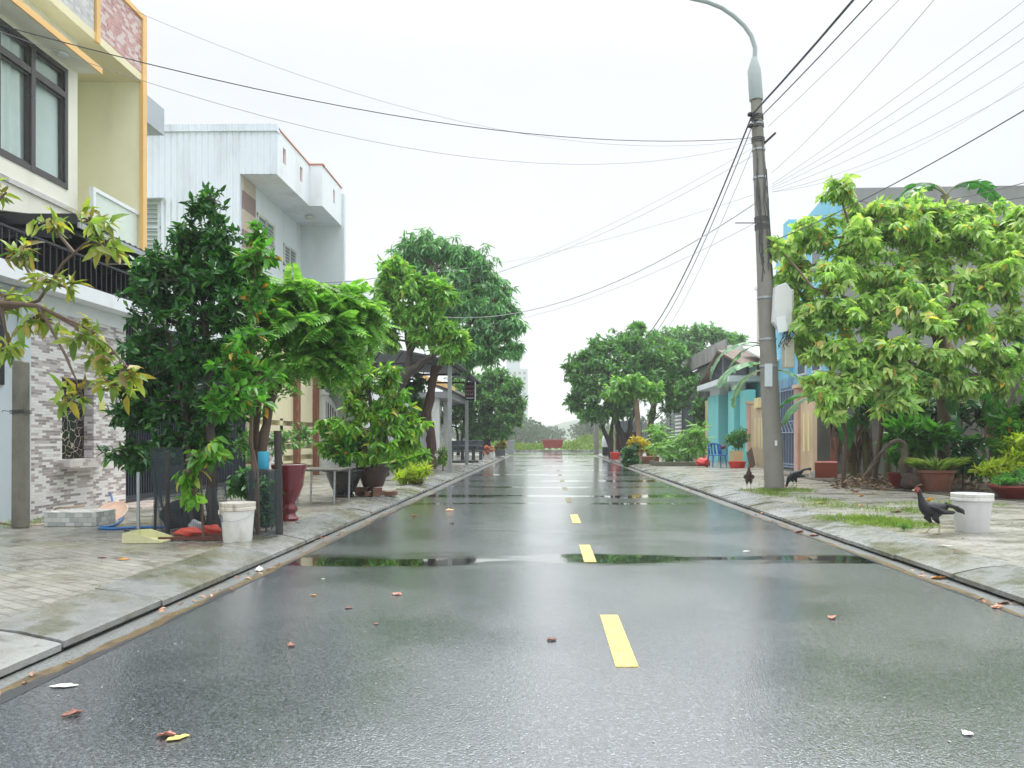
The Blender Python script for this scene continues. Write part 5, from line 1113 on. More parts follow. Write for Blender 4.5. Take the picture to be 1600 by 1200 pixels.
# concrete post
t = thing('concrete_post', (X(32,8.55),8.6,SW), 'old square concrete post with a wire tied round it by the plaster wall', 'post'); x = X(32,8.6)
MB().prism([(x-.075,SW),(x+.075,SW),(x+.07,1.98),(x-.065,2.0)], 1, 8.55, 8.66).build('shaft', M('old_concrete', (.20,.19,.155), .85, (.07,.075,.045), .9, 3, .25), t, bevel=.015)
q = MB(); 
for z in (1.40,1.415,1.43): q.tube([(x-.08,8.54,z),(x+.08,8.54,z+.01),(x+.08,8.67,z),(x-.08,8.67,z),(x-.08,8.54,z)], .004, 5)
q.tube([(x-.08,8.54,1.42),(x-.13,8.50,1.43),(x-.14,8.51,1.41)], .004, 5); q.build('wire', mCABLE, t)
# hoses
def curve3(ctrl, n=60):
    c = [Vector(p) for p in ctrl]; c = [c[0]*2-c[1]] + c + [c[-1]*2-c[-2]]; out = []
    for i in range(1, len(c)-2):
        for s in range(n//(len(c)-3)+1):
            u = s/(n//(len(c)-3)+1); p0,p1,p2,p3 = c[i-1:i+3]
            out.append(.5*((2*p1)+(p2-p0)*u+(2*p0-5*p1+4*p2-p3)*u*u+(3*p1-p0-3*p2+p3)*u**3))
    out.append(c[-2]); return out
def gp(px, py, h=SW): Y = YG(py, h); return (X(px,Y), Y, h+.014)
q = MB(); q.tube(curve3([(X(172,11.4),11.4,.35), gp(180,800), gp(192,808), gp(180,822), gp(155,826), gp(170,828), gp(215,826), gp(262,825), gp(300,820)]), .014, 8)
q.build('garden_hose', M('blue_hose', (.03,.16,.42), .35, None), smooth=True, label='blue garden hose snaking from the black gate corner across the left pavement', category='hose')
q = MB(); q.tube(curve3([gp(-20,815), gp(30,822), gp(70,820), (X(85,9.2),9.2,.27), (X(110,9.0),9.0,.315), (X(132,9.0),9.0,.33)]), .013, 8)
q.build('garden_hose', M('tan_hose', (.42,.33,.24), .5, (.2,.15,.1), .4, 4), smooth=True, label='tan garden hose lying over the pale tiled step by the concrete post', category='hose')
t = thing('tilted_basin', (X(173,9.6),9.7,SW), 'round pink-patterned basin lid leaning at the foot of the tiled wall', 'lid')
q = MB(); x = X(170,9.5); vs = []
for r_, dz in ((0,0),(.16,0),(.19,.012),(.2,.03)):
    for i in range(28): a = 2*math.pi*i/28; vs.append((x+r_*math.cos(a), 9.55+r_*math.sin(a)*.75, SW+.05+r_*math.sin(a)*.62+.02+dz*.3))
q.add(vs, [(j*28+i, j*28+(i+1)%28, (j+1)*28+(i+1)%28, (j+1)*28+i) for j in range(3) for i in range(28)]); o = q.build('disc', M('pinkish_lid', (.66,.45,.34), .3, (.7,.62,.52), .9, 5, .1), t, smooth=True)
sm = o.modifiers.new('solid', 'SOLIDIFY'); sm.thickness = .012
# net cage with dark posts
mNET = M('dark_net', (.05,.07,.085), .6, None, bmp=0)
t = thing('net_fence', (X(300,7.9),7.9,SW), 'sagging dark plastic net on stakes round the tree roots left of the paint bucket', 'net')
def net(parent, path, z0, z1, nu, nz, th, name='net'):
    q = MB(); vs = []; P_ = [Vector((*p,0)) for p in path]
    cum = [0]
    for a, b_ in zip(P_, P_[1:]): cum.append(cum[-1]+(b_-a).length)
    rg = np.random.default_rng(nu)
    for i in range(nu+1):
        s = cum[-1]*i/nu; k = min(len(P_)-2, max(j for j in range(len(cum)) if cum[j] <= s+1e-9)); f = (s-cum[k])/(cum[k+1]-cum[k]); p = P_[k].lerp(P_[k+1], f)
        for j in range(nz+1):
            u = j/nz; zz = z0 + (z1(s/cum[-1])-z0)*u; vs.append((p.x+.012*math.sin(i*.21+u*5), p.y+.03*math.sin(i*.13+u*3), zz))
    q.add(vs, [(i*(nz+1)+j,(i+1)*(nz+1)+j,(i+1)*(nz+1)+j+1,i*(nz+1)+j+1) for i in range(nu) for j in range(nz)])
    o = q.build(name, mNET, parent); wf = o.modifiers.new('wire', 'WIREFRAME'); wf.thickness = th; wf.use_even_offset = False; wf.use_boundary = True; return o
net(t, [(X(236,8.2),8.2),(X(262,7.9),7.9),(X(300,7.7),7.7),(X(338,7.75),7.75),(X(352,8.2),8.2)], SW+.01, lambda s: .98 if s<.45 else .62, 84, 56, .0026)
net(t, [(X(236,8.25),8.3),(X(255,8.2),8.2),(X(283,8.1),8.1)], SW+.25, lambda s: 1.02, 46, 70, .0030)
for a, x0, y0, x1, z1 in ((0,242,8.3,246,.95),(1,305,8.0,286,.75),(2,335,8.3,333,.9),(3,262,7.9,262,.98)): MB().tube([(X(x0,y0),y0,SW),(X(x1,y0),y0,z1)], .022 if a else .015, 8).build('stake', mBARKD, t)
t = thing('net_guard', (X(420,8.0),8.0,SW), 'dark mesh guard round a green seedling right of the paint bucket', 'net')
net(t, [(X(384,8.1),8.1),(X(398,7.75),7.75),(X(420,7.7),7.7),(X(438,8.0),8.0),(X(436,8.5),8.5)], SW+.01, lambda s: .80, 66, 48, .0026)
MB().tube([(X(434,8.0),8.05,SW),(X(434,8.05),8.05,1.2)], .038, 10).build('stake', mBARKD, t, smooth=True)
MB().tube([(X(404,7.8),7.8,SW),(X(403,7.8),7.8,.75),(X(396,7.8),7.8,1.0)], .012, 8).build('stake', mBARK, t, smooth=True)
tree('net_seedling', 'green seedling climbing inside the mesh guard right of the paint bucket', 'plant', (X(415,8.1),8.1,SW), [([(X(416,8.1),8.1,SW),P3(414,760,8.1)],[.01,.004])],
  [B(415,800,8.1,18,22,.12),B(410,760,8.1,16,18,.12),B(425,780,8.1,12,22,.1)], mL_DARK, mBARK, 71, twigs=20, leaves=9, L=.08, W=.04, twr=.004)
tree('pot_seedlings', 'thin pale green seedlings growing behind the mesh guard beside the cream wall', 'plant', (X(430,10.5),11,SW), [([(X(440,11),11,SW),P3(440,690,11)],[.012,.005])],
  [B(440,690,11,28,22,.2),B(470,680,11.5,22,20,.2),B(400,700,11,18,22,.2),B(380,690,10.5,18,22,.2)], mL_FAR2, mBARK, 72, twigs=26, leaves=6, L=.10, W=.035, twr=.004)
# pole, dustpan, red net bag, stick pile
MB().tube([(X(212,7.7),7.75,SW),(X(216,7.75),7.75,.78)], .016, 10).build('pipe_stake', mSTEEL, smooth=True, label='short grey plastic pipe standing behind the yellow dustpan', category='pipe')
t = thing('dustpan', (X(232,7.5),7.45,SW), 'pale yellow plastic dustpan lying beside the net fence', 'dustpan'); mDP = M('pale_yellow_plastic', (.62,.62,.36), .4, (.3,.28,.15), .5, 6)
x0, x1 = X(203,7.4), X(262,7.4); q = MB(); q.prism([(x0,SW+.005),(x1,SW+.005),(x1,SW+.02),(x0,SW+.02)], 1, 7.28, 7.60)
q.prism([(x0,SW+.02),(x1,SW+.02),(x0+.10,SW+.105),(x0,SW+.10)], 1, 7.28, 7.288).prism([(x0,SW+.02),(x1,SW+.02),(x0+.10,SW+.105),(x0,SW+.10)], 1, 7.59, 7.60).box(x0-.01,x0,7.28,7.60,SW+.005,SW+.10); q.build('pan', mDP, t)
q = MB(); q.tube([(x0-.005,7.44,SW+.08),(x0-.06,7.44,SW+.12),(x0-.07,7.43,SW+.10)], .012, 8); q.build('grip', mBLACK, t)
rg = np.random.default_rng(12)
def lumpy(name, c, r, mat, label, cat, seed, sq=(1,1,.5), n=3):
    bm = bmesh.new(); bmesh.ops.create_icosphere(bm, subdivisions=n, radius=1); rg = np.random.default_rng(seed)
    ph = rg.uniform(0,6,6)
    for v in bm.verts:
        k = 1+.13*math.sin(v.co.x*4+ph[0])+.13*math.sin(v.co.y*5+ph[1])+.10*math.sin(v.co.z*6+v.co.x*3+ph[2])+.05*math.sin(v.co.x*15+ph[3])*math.sin(v.co.z*13+ph[4])
        v.co = Vector((v.co.x*sq[0], v.co.y*sq[1], max(v.co.z, -.75)*sq[2]))*k*r
    zmin = min(v.co.z for v in bm.verts)
    for v in bm.verts: v.co.z -= zmin
    me = bpy.data.meshes.new(name); bm.to_mesh(me); bm.free(); me.materials.append(mat)
    me.polygons.foreach_set('use_smooth', [True]*len(me.polygons)); o = bpy.data.objects.new(name, me); o.location = c; col.objects.link(o); return tag(o, label, cat)
def netbagmat():
    m, nt, b, L = newmat('red_net_bag'); vo = N_(nt,'ShaderNodeTexVoronoi', feature='DISTANCE_TO_EDGE', i_Scale=70.0); nt.links.new(coords(nt,'geo'), vo.inputs['Vector'])
    L.new(mixc(nt, rng_(nt, vo.outputs['Distance'], .06, .16), (.62,.02,.015), (.42,.12,.08)), b.inputs['Base Color']); bump(nt, vo.outputs['Distance'], .6, .01, b); return m
mBAG = netbagmat()
lumpy('net_bag', (X(292,7.55),7.6,SW+.02), .12, mBAG, 'larger flattened red net bag at the foot of the net fence', 'bag', 3, (1.1,.6,.42))
lumpy('net_bag', (X(327,7.7),7.75,SW+.02), .095, mBAG, 'smaller red net bag just left of the paint bucket', 'bag', 4, (1.0,.6,.6))
lumpy('dark_sack', (X(272,8.15),8.3,SW), .17, M('dark_sack_cloth', (.03,.025,.025), .7, (.08,.06,.05), .5, 5), 'dark slumped sack behind the net fence', 'sack', 5, (1,.8,1.1))
mBAGP = M('clear_bag', (.45,.48,.50), .15, (.25,.26,.27), .7, 16); lumpy('plastic_bag', (X(302,7.85),7.9,SW), .075, mBAGP, 'crumpled clear plastic bag behind the red net bags', 'bag', 6, (1,.7,1.0))
q = MB(); q.obox((X(305,7.5),7.5,SW+.025), (.34,.03,0), (0,.02,0), (0,0,.014)); q.obox((X(315,7.52),7.56,SW+.05), (.30,-.02,.006), (0,.018,0), (0,0,.010)); q.build('wood_lath', M('wet_red_timber', (.12,.04,.03), .4, (.05,.03,.02), .5, 5), label='wet reddish-brown laths lying under the red net bags', category='lath')
# big maroon urn and other pots
def pot(nm, label, c, prof, mat, soilr=None, soilz=0, sx=1, sy=1, cat='pot', group=None):
    t = thing(nm, c, label, cat, group); MB().lathe(prof, c, 36, sx, sy).build('bowl', mat, t, smooth=True)
    if soilr: soil(t, c, soilr, soilz, sx, sy)
    return t
cu = (X(443,9.15),9.35,SW)
pot('maroon_urn', 'tall glossy maroon urn on a ringed foot beside the slanting trunks', cu, [(.105,0),(.11,.03),(.085,.06),(.075,.09),(.10,.13),(.10,.16),(.075,.19),(.075,.22),(.12,.30),(.165,.42),(.185,.58),(.205,.64),(.21,.68),(.19,.69),(.18,.64),(.17,.55)], mMAROON, .18, .65)
MB().lathe([(.055,0),(.06,.01),(.062,.19),(.058,.20),(.055,.19),(.05,.02)], (X(419,8.9),8.75,Z(733,8.75)), 18).build('blue_tub', M('cyan_plastic', (.05,.42,.62), .35, None), smooth=True, label='bright cyan plastic tub perched beside the slanting trunk', category='tub')
MB().box(X(405,8.9),X(436,8.9),8.6,8.95,SW,Z(734,8.75)-.002).build('dark_crate', M('dark_crate_plastic', (.03,.03,.035), .5, None), bevel=.01, label='dark crate under the cyan plastic tub', category='crate')
MB().lathe([(.11,0),(.12,.02),(.16,.2),(.17,.22),(.15,.22)], (X(395,9.8),10,SW), 20).build('grey_pot', mBLKPOT, smooth=True, label='small black pot in the shade behind the sapling', category='pot')
tree('ficus_cutting', 'pale variegated leafy cutting in the shade behind the sapling', 'plant', (X(385,10),10,SW+.2), [([(X(395,10),10,.3),P3(390,740,10)],[.012,.005])], [B(385,745,10,18,14,.15),B(400,760,10,14,10,.15),B(370,765,10,14,10,.15)], mL_MANGO, mBARK, 73, twigs=16, leaves=8, L=.13, W=.05)
# low folding table
t = thing('side_table', (X(508,11.5),11.9,SW), 'low grey-topped folding table between the maroon urn and the black bowl', 'table')
x0, x1, zt = X(468,11.8), X(533,11.6), .66
MB().box(x0,x1,11.45,12.3,zt-.03,zt).build('table_top', M('grey_laminate', (.17,.16,.145), .3, (.12,.11,.1), .5, 3), t, bevel=.006)
for x, y in ((x0+.05,11.55),(x1-.08,11.5),(x0+.05,12.2),(x1-.04,12.2)): MB().tube([(x,y,SW),(x+.01,y,zt-.03)], .016, 8).build('leg', mSTEEL, t)
cb = (X(535,13),13.1,SW)
pot('black_bowl_pot', 'wide black bowl planter on a foot behind the folding table', cb, [(.16,0),(.17,.04),(.14,.07),(.20,.14),(.28,.34),(.31,.42),(.36,.44),(.36,.48),(.31,.48),(.28,.42)], mBLKPOT, .29, .43)
tree('bowl_plant', 'drooping green plant growing in the wide black bowl planter', 'plant', (cb[0],cb[1],SW+.45), [([(cb[0],cb[1],.55),P3(538,700,13.1)],[.025,.01])], [B(528,700,13.1,18,14,.25),B(545,690,13.1,18,14,.25),B(535,715,13,14,8,.2)], mL_MED, mBARK, 74, twigs=20, leaves=8, L=.15, W=.06, down=.4)
MB().box(X(640,17),X(662,17),16.85,16.95,SW,SW+.12).build('loose_brick', M('wet_brick', (.22,.08,.05), .6, (.1,.08,.05), .5, 5), bevel=.006, label='wet red brick edging before the yellow-green shrub', category='brick')
# stone table and bench, flower boxes
t = thing('stone_table', (X(722,33),33.6,SW), 'dark polished stone table on curved legs behind the second steel post', 'table'); mST = emptycoat(M('dark_stone', (.03,.04,.05), .3, (.1,.1,.1), .4, 3), .5)
MB().box(X(702,33.5),X(752,33.5),33.2,34.0,.76,.83).build('table_top', mST, t, bevel=.01)
for px in (723,740): 
    x = X(px,33.5); MB().prism([(x-.14,SW),(x+.14,SW),(x+.07,.22),(x+.06,.6),(x+.16,.76),(x-.16,.76),(x-.06,.6),(x-.07,.22)], 1, 33.4, 33.55).build('leg', mST, t)
t = thing('stone_bench', (X(728,35),36,SW), 'long dark stone bench with a high back behind the stone table', 'bench')
MB().box(X(700,36),X(756,36),35.9,36.0,.55,1.02).build('backrest', mST, t, bevel=.01); MB().box(X(700,36),X(756,36),35.45,35.9,.50,.57).build('seat', mST, t, bevel=.01)
for px in (704,728,750): MB().box(X(px,36),X(px+5,36),35.5,35.95,SW,.50).build('leg', mST, t)
MB().box(X(707,31.5),X(748,31.5),31.3,31.8,SW,SW+.10).build('stone_slab', mST, label='low dark slab on the pavement between the two steel posts', category='slab', bevel=.01)
t = thing('flower_box', (X(764,38),38,SW), 'white planter box under bright pink flowers at the left kerb', 'planter')
MB().box(X(757,38),X(772,38),37.8,38.2,SW,.46).build('box', mOLDW, t, bevel=.01)
tree('pink_flowers', 'bright pink-red flowers overflowing the white planter box', 'flowers', (X(764,38),38,.46), [([(X(764,38),38,.46),P3(764,703,38)],[.015,.008])], [B(764,702,37.9,10,6,.25),B(760,706,37.9,7,4,.2)], mL_PINK, mBARK, 75, twigs=24, leaves=12, L=.11, W=.09, tmpl=LOW, twr=.006)
t = thing('flower_box', (X(782,44),44,SW), 'grey planter box with orange flowers near the cross road', 'planter'); MB().box(X(774,44),X(790,44),43.8,44.2,SW,.5).build('box', mGREYP, t, bevel=.01)
tree('orange_flowers', 'mixed orange and green flowers in the grey planter box near the cross road', 'flowers', (X(782,44),44,.5), [([(X(782,44),44,.5),P3(782,698,44)],[.015,.008])], [B(780,696,44,9,8,.3),B(787,695,44,6,6,.3)], mL_ORGF, mBARK, 76, twigs=26, leaves=12, L=.14, W=.09, tmpl=LOW, twr=.008)
MB().box(X(792,49),X(803,49),48.7,49.2,SW,1.0).build('concrete_planter', mGREYP, bevel=.02, label='square concrete block at the corner of the cross road', category='block')

# red skip-like planter at the far end
t = thing('stone_planter', (X(863,67.5),67.5,0), 'large dark red rectangular planter on white blocks beyond the cross road', 'planter'); xa, xb = X(847,67.5), X(880,67.5)
MB().add([(xa+.18,67,.28),(xb-.18,67,.28),(xb-.18,68,.28),(xa+.18,68,.28),(xa,66.8,.95),(xb,66.8,.95),(xb,68.2,.95),(xa,68.2,.95)], [(0,3,2,1),(0,1,5,4),(1,2,6,5),(2,3,7,6),(3,0,4,7),(4,5,6,7)]).build('trough', M('dark_red_paint', (.34,.045,.05), .55, (.4,.2,.18), .3, 3, .15), t)
MB().box(xa-.06,xb+.06,66.74,68.26,.95,1.03).build('rim', M('dull_red_rim', (.38,.10,.10), .6, None), t)
for x in (xa+.25,(xa+xb)/2-.12,xb-.5): MB().box(x,x+.25,66.98,68.0,0,.28).build('block', mOLDW, t)
MB().tube([(X(932,47),47,SW),(X(931,47),47,5.6)], [.17,.12], 12).build('concrete_pole', mCONC, smooth=True, label='grey concrete pole standing before the field left of the street-end tree', category='pole')

# food cart near the far right trees
t = thing('food_cart', (X(983,43),41.5,SW), 'parked food cart with maroon panels and a pale glass top under the street-end tree', 'cart'); mMR = M('maroon_panel', (.16,.02,.03), .4, (.08,.02,.02), .4, 3)
x0, x1 = X(962,41.5), X(1002,41.5)
MB().box(x0,x1,41.2,42.2,.5,1.45).build('body', mMR, t, bevel=.02); MB().box(x0+.03,x1-.03,41.22,42.18,1.45,2.0).build('glass_case', M('case_glass', (.45,.52,.56), .1, None, bmp=0), t)
MB().box(x0-.05,x1+.05,41.1,42.3,2.0,2.06).build('roof', mSTEEL, t, bevel=.01)
for x in (x0+.02,x1-.02): MB().box(x-.02,x+.02,41.19,41.23,1.4,2.0).build('post', mSTEEL, t)
for x in (x0+.35,x1-.35):
    w2 = MB().tube([(x,41.12,.38),(x,41.2,.38)], .27, 20).build('wheel', mBLACK, t); MB().tube([(x,41.10,.38),(x,41.13,.38)], .12, 12).build('hub', mSTEEL, w2)
for i, (px, lab) in enumerate(((962,'thin steel post nearest the kerb under the street-end tree'),(977,'thin steel post in the middle of the food cart'),)): MB().tube([(X(px,39.8),39.8+i,SW),(X(px,39.8),39.8+i,3.4)], .035, 8).build('steel_post', mSTEEL, label=lab, category='post')
MB().lathe([(.14,0),(.20,.02),(.24,.34),(.22,.36),(.19,.35)], (X(961,36),36,SW), 20).build('red_bucket', mREDP, smooth=True, label='red plastic bucket at the kerb under the street-end tree', category='bucket')
t = thing('covered_stool', (X(946,44),44.5,SW), 'white-covered thing on a black stand left of the street-end tree', 'stand'); x = X(946,44.5)
MB().box(x-.18,x+.18,44.3,44.7,SW,.62).build('base', mBLACK, t, bevel=.03); MB().lathe([(.2,0),(.22,.05),(.2,.45),(.1,.72),(.03,.78)], (x,44.5,.62), 18).build('cover', mWHITE, t, smooth=True)

# chair
def chair(label, x, y, rot, mat):
    t = thing('plastic_chair', (x,y,SW), label, 'chair'); c, s = math.cos(rot), math.sin(rot)
    def W(px, py, pz): return (x + px*c - py*s, y + px*s + py*c, SW+pz)
    def boxw(q, x0,x1,y0,y1,z0,z1): q.add([W(*p) for p in ((x0,y0,z0),(x1,y0,z0),(x1,y1,z0),(x0,y1,z0),(x0,y0,z1),(x1,y0,z1),(x1,y1,z1),(x0,y1,z1))], [(0,3,2,1),(4,5,6,7),(0,1,5,4),(1,2,6,5),(2,3,7,6),(3,0,4,7)]); return q
    boxw(MB(), -.24,.24,-.23,.22,.40,.43).build('seat', mat, t, bevel=.01)
    q = MB(); n = 9; vs = []
    for k, (z, yy) in enumerate(((.44,.20),(.62,.25),(.78,.28),(.85,.28))):
        for i in range(n): u = -1+2*i/(n-1); vs.append(W(u*.25*(1 if k<3 else .8), yy-.07*u*u, z if k<3 else z-.05*u*u))
    q.add(vs, [(k*n+i,k*n+i+1,(k+1)*n+i+1,(k+1)*n+i) for k in range(3) for i in range(n-1) if not (k in (0,1) and i in (1,3,5) )]); o = q.build('backrest', mat, t, smooth=True); m = o.modifiers.new('s','SOLIDIFY'); m.thickness=.02
    for sx in (-1, 1):
        MB().tube([W(sx*.27,.18,.66),W(sx*.29,0,.67),W(sx*.28,-.2,.64),W(sx*.27,-.22,.5),W(sx*.25,-.21,.41)], .018, 8).build('arm', mat, t, smooth=True)
        for sy in (-1, 1): MB().tube([W(sx*.22,sy*.19,.41),W(sx*.26,sy*.24,0)], [.026,.018], 8).build('leg', mat, t, smooth=True)
chair('blue plastic armchair standing on the right pavement beside the raised bed', X(1121,26.5), 26.6, R(12), M('blue_plastic', (.02,.13,.42), .35, None, bmp=0))
lumpy('dark_cloth', (X(1130,26.4),26.4,.74), .10, M('plum_cloth', (.10,.03,.05), .8, None), 'crumpled plum cloth over the arm of the blue chair', 'cloth', 8, (1,1,.8))
t = thing('red_basin', (X(1152,26.2),26.0,SW), 'wide shallow red plastic basin before the leafy planter box', 'basin'); MB().lathe([(.22,0),(.24,.01),(.29,.19),(.31,.20),(.31,.22),(.28,.22),(.23,.03),(.01,.03)], (X(1152,26),26,SW), 28).build('bowl', mREDP, t, smooth=True)
t = thing('planter_box', (X(1156,27.3),27.3,SW), 'square planter painted half tan half turquoise beside the turquoise front', 'planter'); xa, xm, xb = X(1144,27.2), X(1159,27.2), X(1169,27.2)
MB().box(xa,xm,27.0,27.6,SW,.68).build('panel', M('tan_board', (.62,.45,.24), .6, None), t, label='tan side'); MB().box(xm+.002,xb,27.0,27.6,SW,.68).build('panel', mTURQ, t, label='turquoise side')
tree('planter_bush', 'thin-stemmed leafy green bush growing in the half tan planter box', 'bush', (X(1155,27.3),27.3,.68), [([(X(1150+i*4,27.3),27.3,.66),P3(1146+i*6,685,27.3)],[.012,.006]) for i in range(4)], [B(1150,682,27.3,13,10,.3),B(1162,680,27.3,10,12,.3),B(1140,688,27.3,9,8,.25),B(1155,694,27.3,14,7,.3)], mL_MED, mBARK, 77, twigs=30, leaves=9, L=.11, W=.05, tmpl=LOW)
lumpy('red_kettle', (X(1100,26.6),26.8,SW), .19, mREDP, 'rounded red plastic jug on the pavement left of the blue chair', 'jug', 9, (1,1,.85))
MB().tube([(X(1100,26.8),26.75,.40),(X(1103,26.8),26.75,.52),(X(1097,26.8),26.75,.40)], .015, 6).build('jug_handle', mREDP, label='small red handle over the red plastic jug', category='handle')
MB().obox((X(1171,26.5),26.3,.42), (.09,0,.10), (0,.02,.0), (-.06,0,.30)).build('leaning_plank', mBROWN, label='dark plank leaning against the pink wall by the red basin', category='plank')
q = MB(); q.box(X(1023,28),X(1106,28),27.6,27.75,SW,.27).box(X(1023,28),X(1023,28)+.15,27.75,29.5,SW,.27); q.build('bed_kerb', M('mossy_kerbstone', (.13,.13,.09), .8, (.06,.07,.03), .7, 4, .2), bevel=.01, label='low mossy kerb of the raised bed left of the blue chair', category='kerb')
MB().box(X(1003,30),X(1030,30),30.0,30.5,SW,.42).build('clay_trough', mTERRA, bevel=.02, label='long clay trough under the golden shrub', category='trough')

# --- things in the garden plot, right
pot('red_plant_pot', 'small wine-red pot left of the gooseneck stump', (X(1401,15.5),15.4,SW), [(.15,0),(.16,.02),(.20,.24),(.225,.27),(.225,.31),(.20,.31),(.18,.26)], M('wine_pot', (.24,.03,.035), .4, (.12,.03,.03), .5, 5), .19, .28)
tree('pot_shrub', 'small round-leaved green plant in the wine-red pot', 'plant', (X(1401,15.4),15.4,SW+.3), [([(X(1401,15.4),15.4,.42),P3(1400,712,15.4)],[.01,.005])], [B(1400,715,15.4,13,12,.2),B(1392,706,15.4,9,8,.15),B(1406,722,15.3,9,8,.15)], mL_MED, mBARK, 78, twigs=16, leaves=9, L=.10, W=.07)
co = (X(1462,14.6),14.6,SW)
pot('oval_planter', 'wide oval brown clay planter full of spider plant', co, [(.26,0),(.27,.02),(.32,.22),(.33,.225),(.33,.26),(.355,.34),(.385,.35),(.385,.40),(.35,.40),(.33,.34)], mTERRA, .34, .37, 1.0, .62)
rg = np.random.default_rng(5); n = 420
mL_SPI = leafmat('spider_plant_leaf', [(0,(.16,.33,.05)),(.6,(.30,.45,.10)),(1,(.55,.60,.28))], .4, .4)
a0 = rg.uniform(0,6.28,n); r0 = rg.random(n)**.5
leafmesh('spider_plant', np.c_[co[0]+.30*r0*np.cos(a0), co[1]+.18*r0*np.sin(a0), np.full(n,SW+.38)], np.c_[np.cos(a0)*.9, np.sin(a0)*.9, .9+1.0*rg.random(n)], np.c_[-np.cos(a0)*.3,-np.sin(a0)*.3,np.ones(n)], .34*(.6+.7*rg.random(n)), .022, mL_SPI, None, FULL, .5, label='pale striped spider plant spilling over the oval clay planter', cat='plant')
cr = (X(1592,12.6),12.7,SW)
pot('red_bowl_pot', 'low dark red bowl pot at the right edge', cr, [(.2,0),(.22,.02),(.36,.17),(.40,.20),(.40,.23),(.36,.23),(.33,.18)], M('dark_red_pot', (.20,.03,.025), .45, (.1,.03,.02), .5, 5), .35, .21)
tree('bowl_greens', 'fine bright green herb mound in the dark red bowl pot at the right edge', 'plant', (cr[0],cr[1],SW+.2), [([(cr[0],cr[1],SW+.2),(cr[0],cr[1],.42)],[.01,.005])], [B(1590,748,12.7,30,10,.28),B(1570,752,12.6,18,8,.22),B(1605,742,12.7,16,10,.22)], mL_VINE, mBARK, 79, twigs=44, leaves=12, L=.07, W=.022, tmpl=LANCE, up=.5, twr=.003)
# gooseneck stump
t = thing('gooseneck_stump', (X(1412,14.9),14.9,SW), 'grey gooseneck-shaped root stump arching beside the wine-red pot', 'stump')
q = MB(); q.tube(curve3([(X(1424,14.8),14.8,SW),P3(1415,750,14.8),P3(1411,725,14.8),P3(1414,705,14.8),P3(1412,692,14.85),P3(1398,689,14.9),P3(1385,700,15.0),P3(1370,716,15.2),P3(1356,738,15.4)], 40), .040, 12); 
nV = len(q.v)//12
for i in range(nV):                                   # thicker belly low down, slim neck
    cc = np.mean(np.array(q.v[i*12:(i+1)*12]), axis=0); f = i/nV; s_ = 1.75 if .1<f<.38 else (1.1 if f<.1 else 1.0-.5*max(0,f-.6))
    s_ = 1.0+.85*math.exp(-((f-.25)/.13)**2)-.25*f
    for k in range(12): q.v[i*12+k] = tuple(cc + (np.array(q.v[i*12+k])-cc)*s_*(1+.22*math.sin(i*1.7+k*2.1)+.12*math.sin(i*.6+k)) + np.array([.012*math.sin(i*.9),0,.012*math.cos(i*.7)]))
q.build('root', M('bleached_root', (.15,.12,.09), .8, (.06,.05,.035), .8, 6, .2), t, smooth=True)
MB().tube([P3(1372,720,15.2), P3(1350,745,15.3)], [.03,.035], 8).build('side_root', mBARK, t, smooth=True)
lumpy('root_ball', (X(1424,14.5),14.5,SW), .16, M('dark_roots', (.06,.04,.03), .8, (.16,.08,.06), .6, 9), 'dark root ball at the base of the gooseneck stump', 'root', 10, (1,.7,1.1))
MB().obox((X(1293,19.2),19.3,SW+.21), (.28,0,0), (0,.02,.02), (0,.0,.20)).build('red_board', M('red_brown_board', (.30,.07,.04), .5, (.2,.08,.05), .5, 3), label='red-brown board leaning against the cement wall', category='board')
MB().obox((X(1303,19.8),19.9,.62), (.06,0,0), (0,.015,.02), (.03,0,.5)).build('red_plank', M('red_brown_plank', (.25,.07,.045), .6, (.12,.05,.03), .5, 3), label='narrow red-brown plank standing behind the red-brown board', category='plank')
MB().obox((X(1270,19.2),19.25,SW+.09), (.06,0,.0), (0,.03,0), (.0,0,.09)).build('broken_tile', mOLDW, label='pale broken tile leaning at the corner of the pink wall', category='tile')
# debris pile of dead leaves and sheaths (uncountable)
rg = np.random.default_rng(14); n = 560
mL_DEAD = leafmat('dead_leaf', [(0,(.07,.045,.03)),(.5,(.15,.095,.06)),(.85,(.27,.19,.12)),(.97,(.42,.17,.05))], .6, .15)
cx = rg.choice([1330,1360,1375,1500,1525,1440,1560], n, p=[.2,.25,.2,.12,.1,.08,.05]) + rg.normal(size=n)*16; Y = np.clip(rg.normal(size=n)*.9+16.4, 14.3, 19)
leafmesh('leaf_litter', np.c_[(cx-855)/1200*Y, Y, SW+.02+.16*rg.random(n)**2], rv(rg,n)*np.array([1,1,.3]), rv(rg,n)+np.array([0,0,1.2]), .18*(.4+.9*rg.random(n)), .05, mL_DEAD, None, FULL, .4, kind='stuff', label='brown dead leaves and husks heaped under the banana plants')
q = MB(); rr = random.Random(31)
for i in range(26):
    x = X(rr.choice((1335,1360,1380,1500,1570))+rr.uniform(-22,22),16); y = 16+rr.uniform(-.9,1.5); a = rr.uniform(0,3.14); ln = rr.uniform(.1,.35)
    q.tube([(x,y,SW+.02+rr.uniform(0,.1)),(x+ln*math.cos(a),y+ln*math.sin(a)*.5,SW+.04+rr.uniform(0,.15))], .008, 5)
q.build('twig_litter', mBARK, kind='stuff', label='fallen twigs under the banana plants')
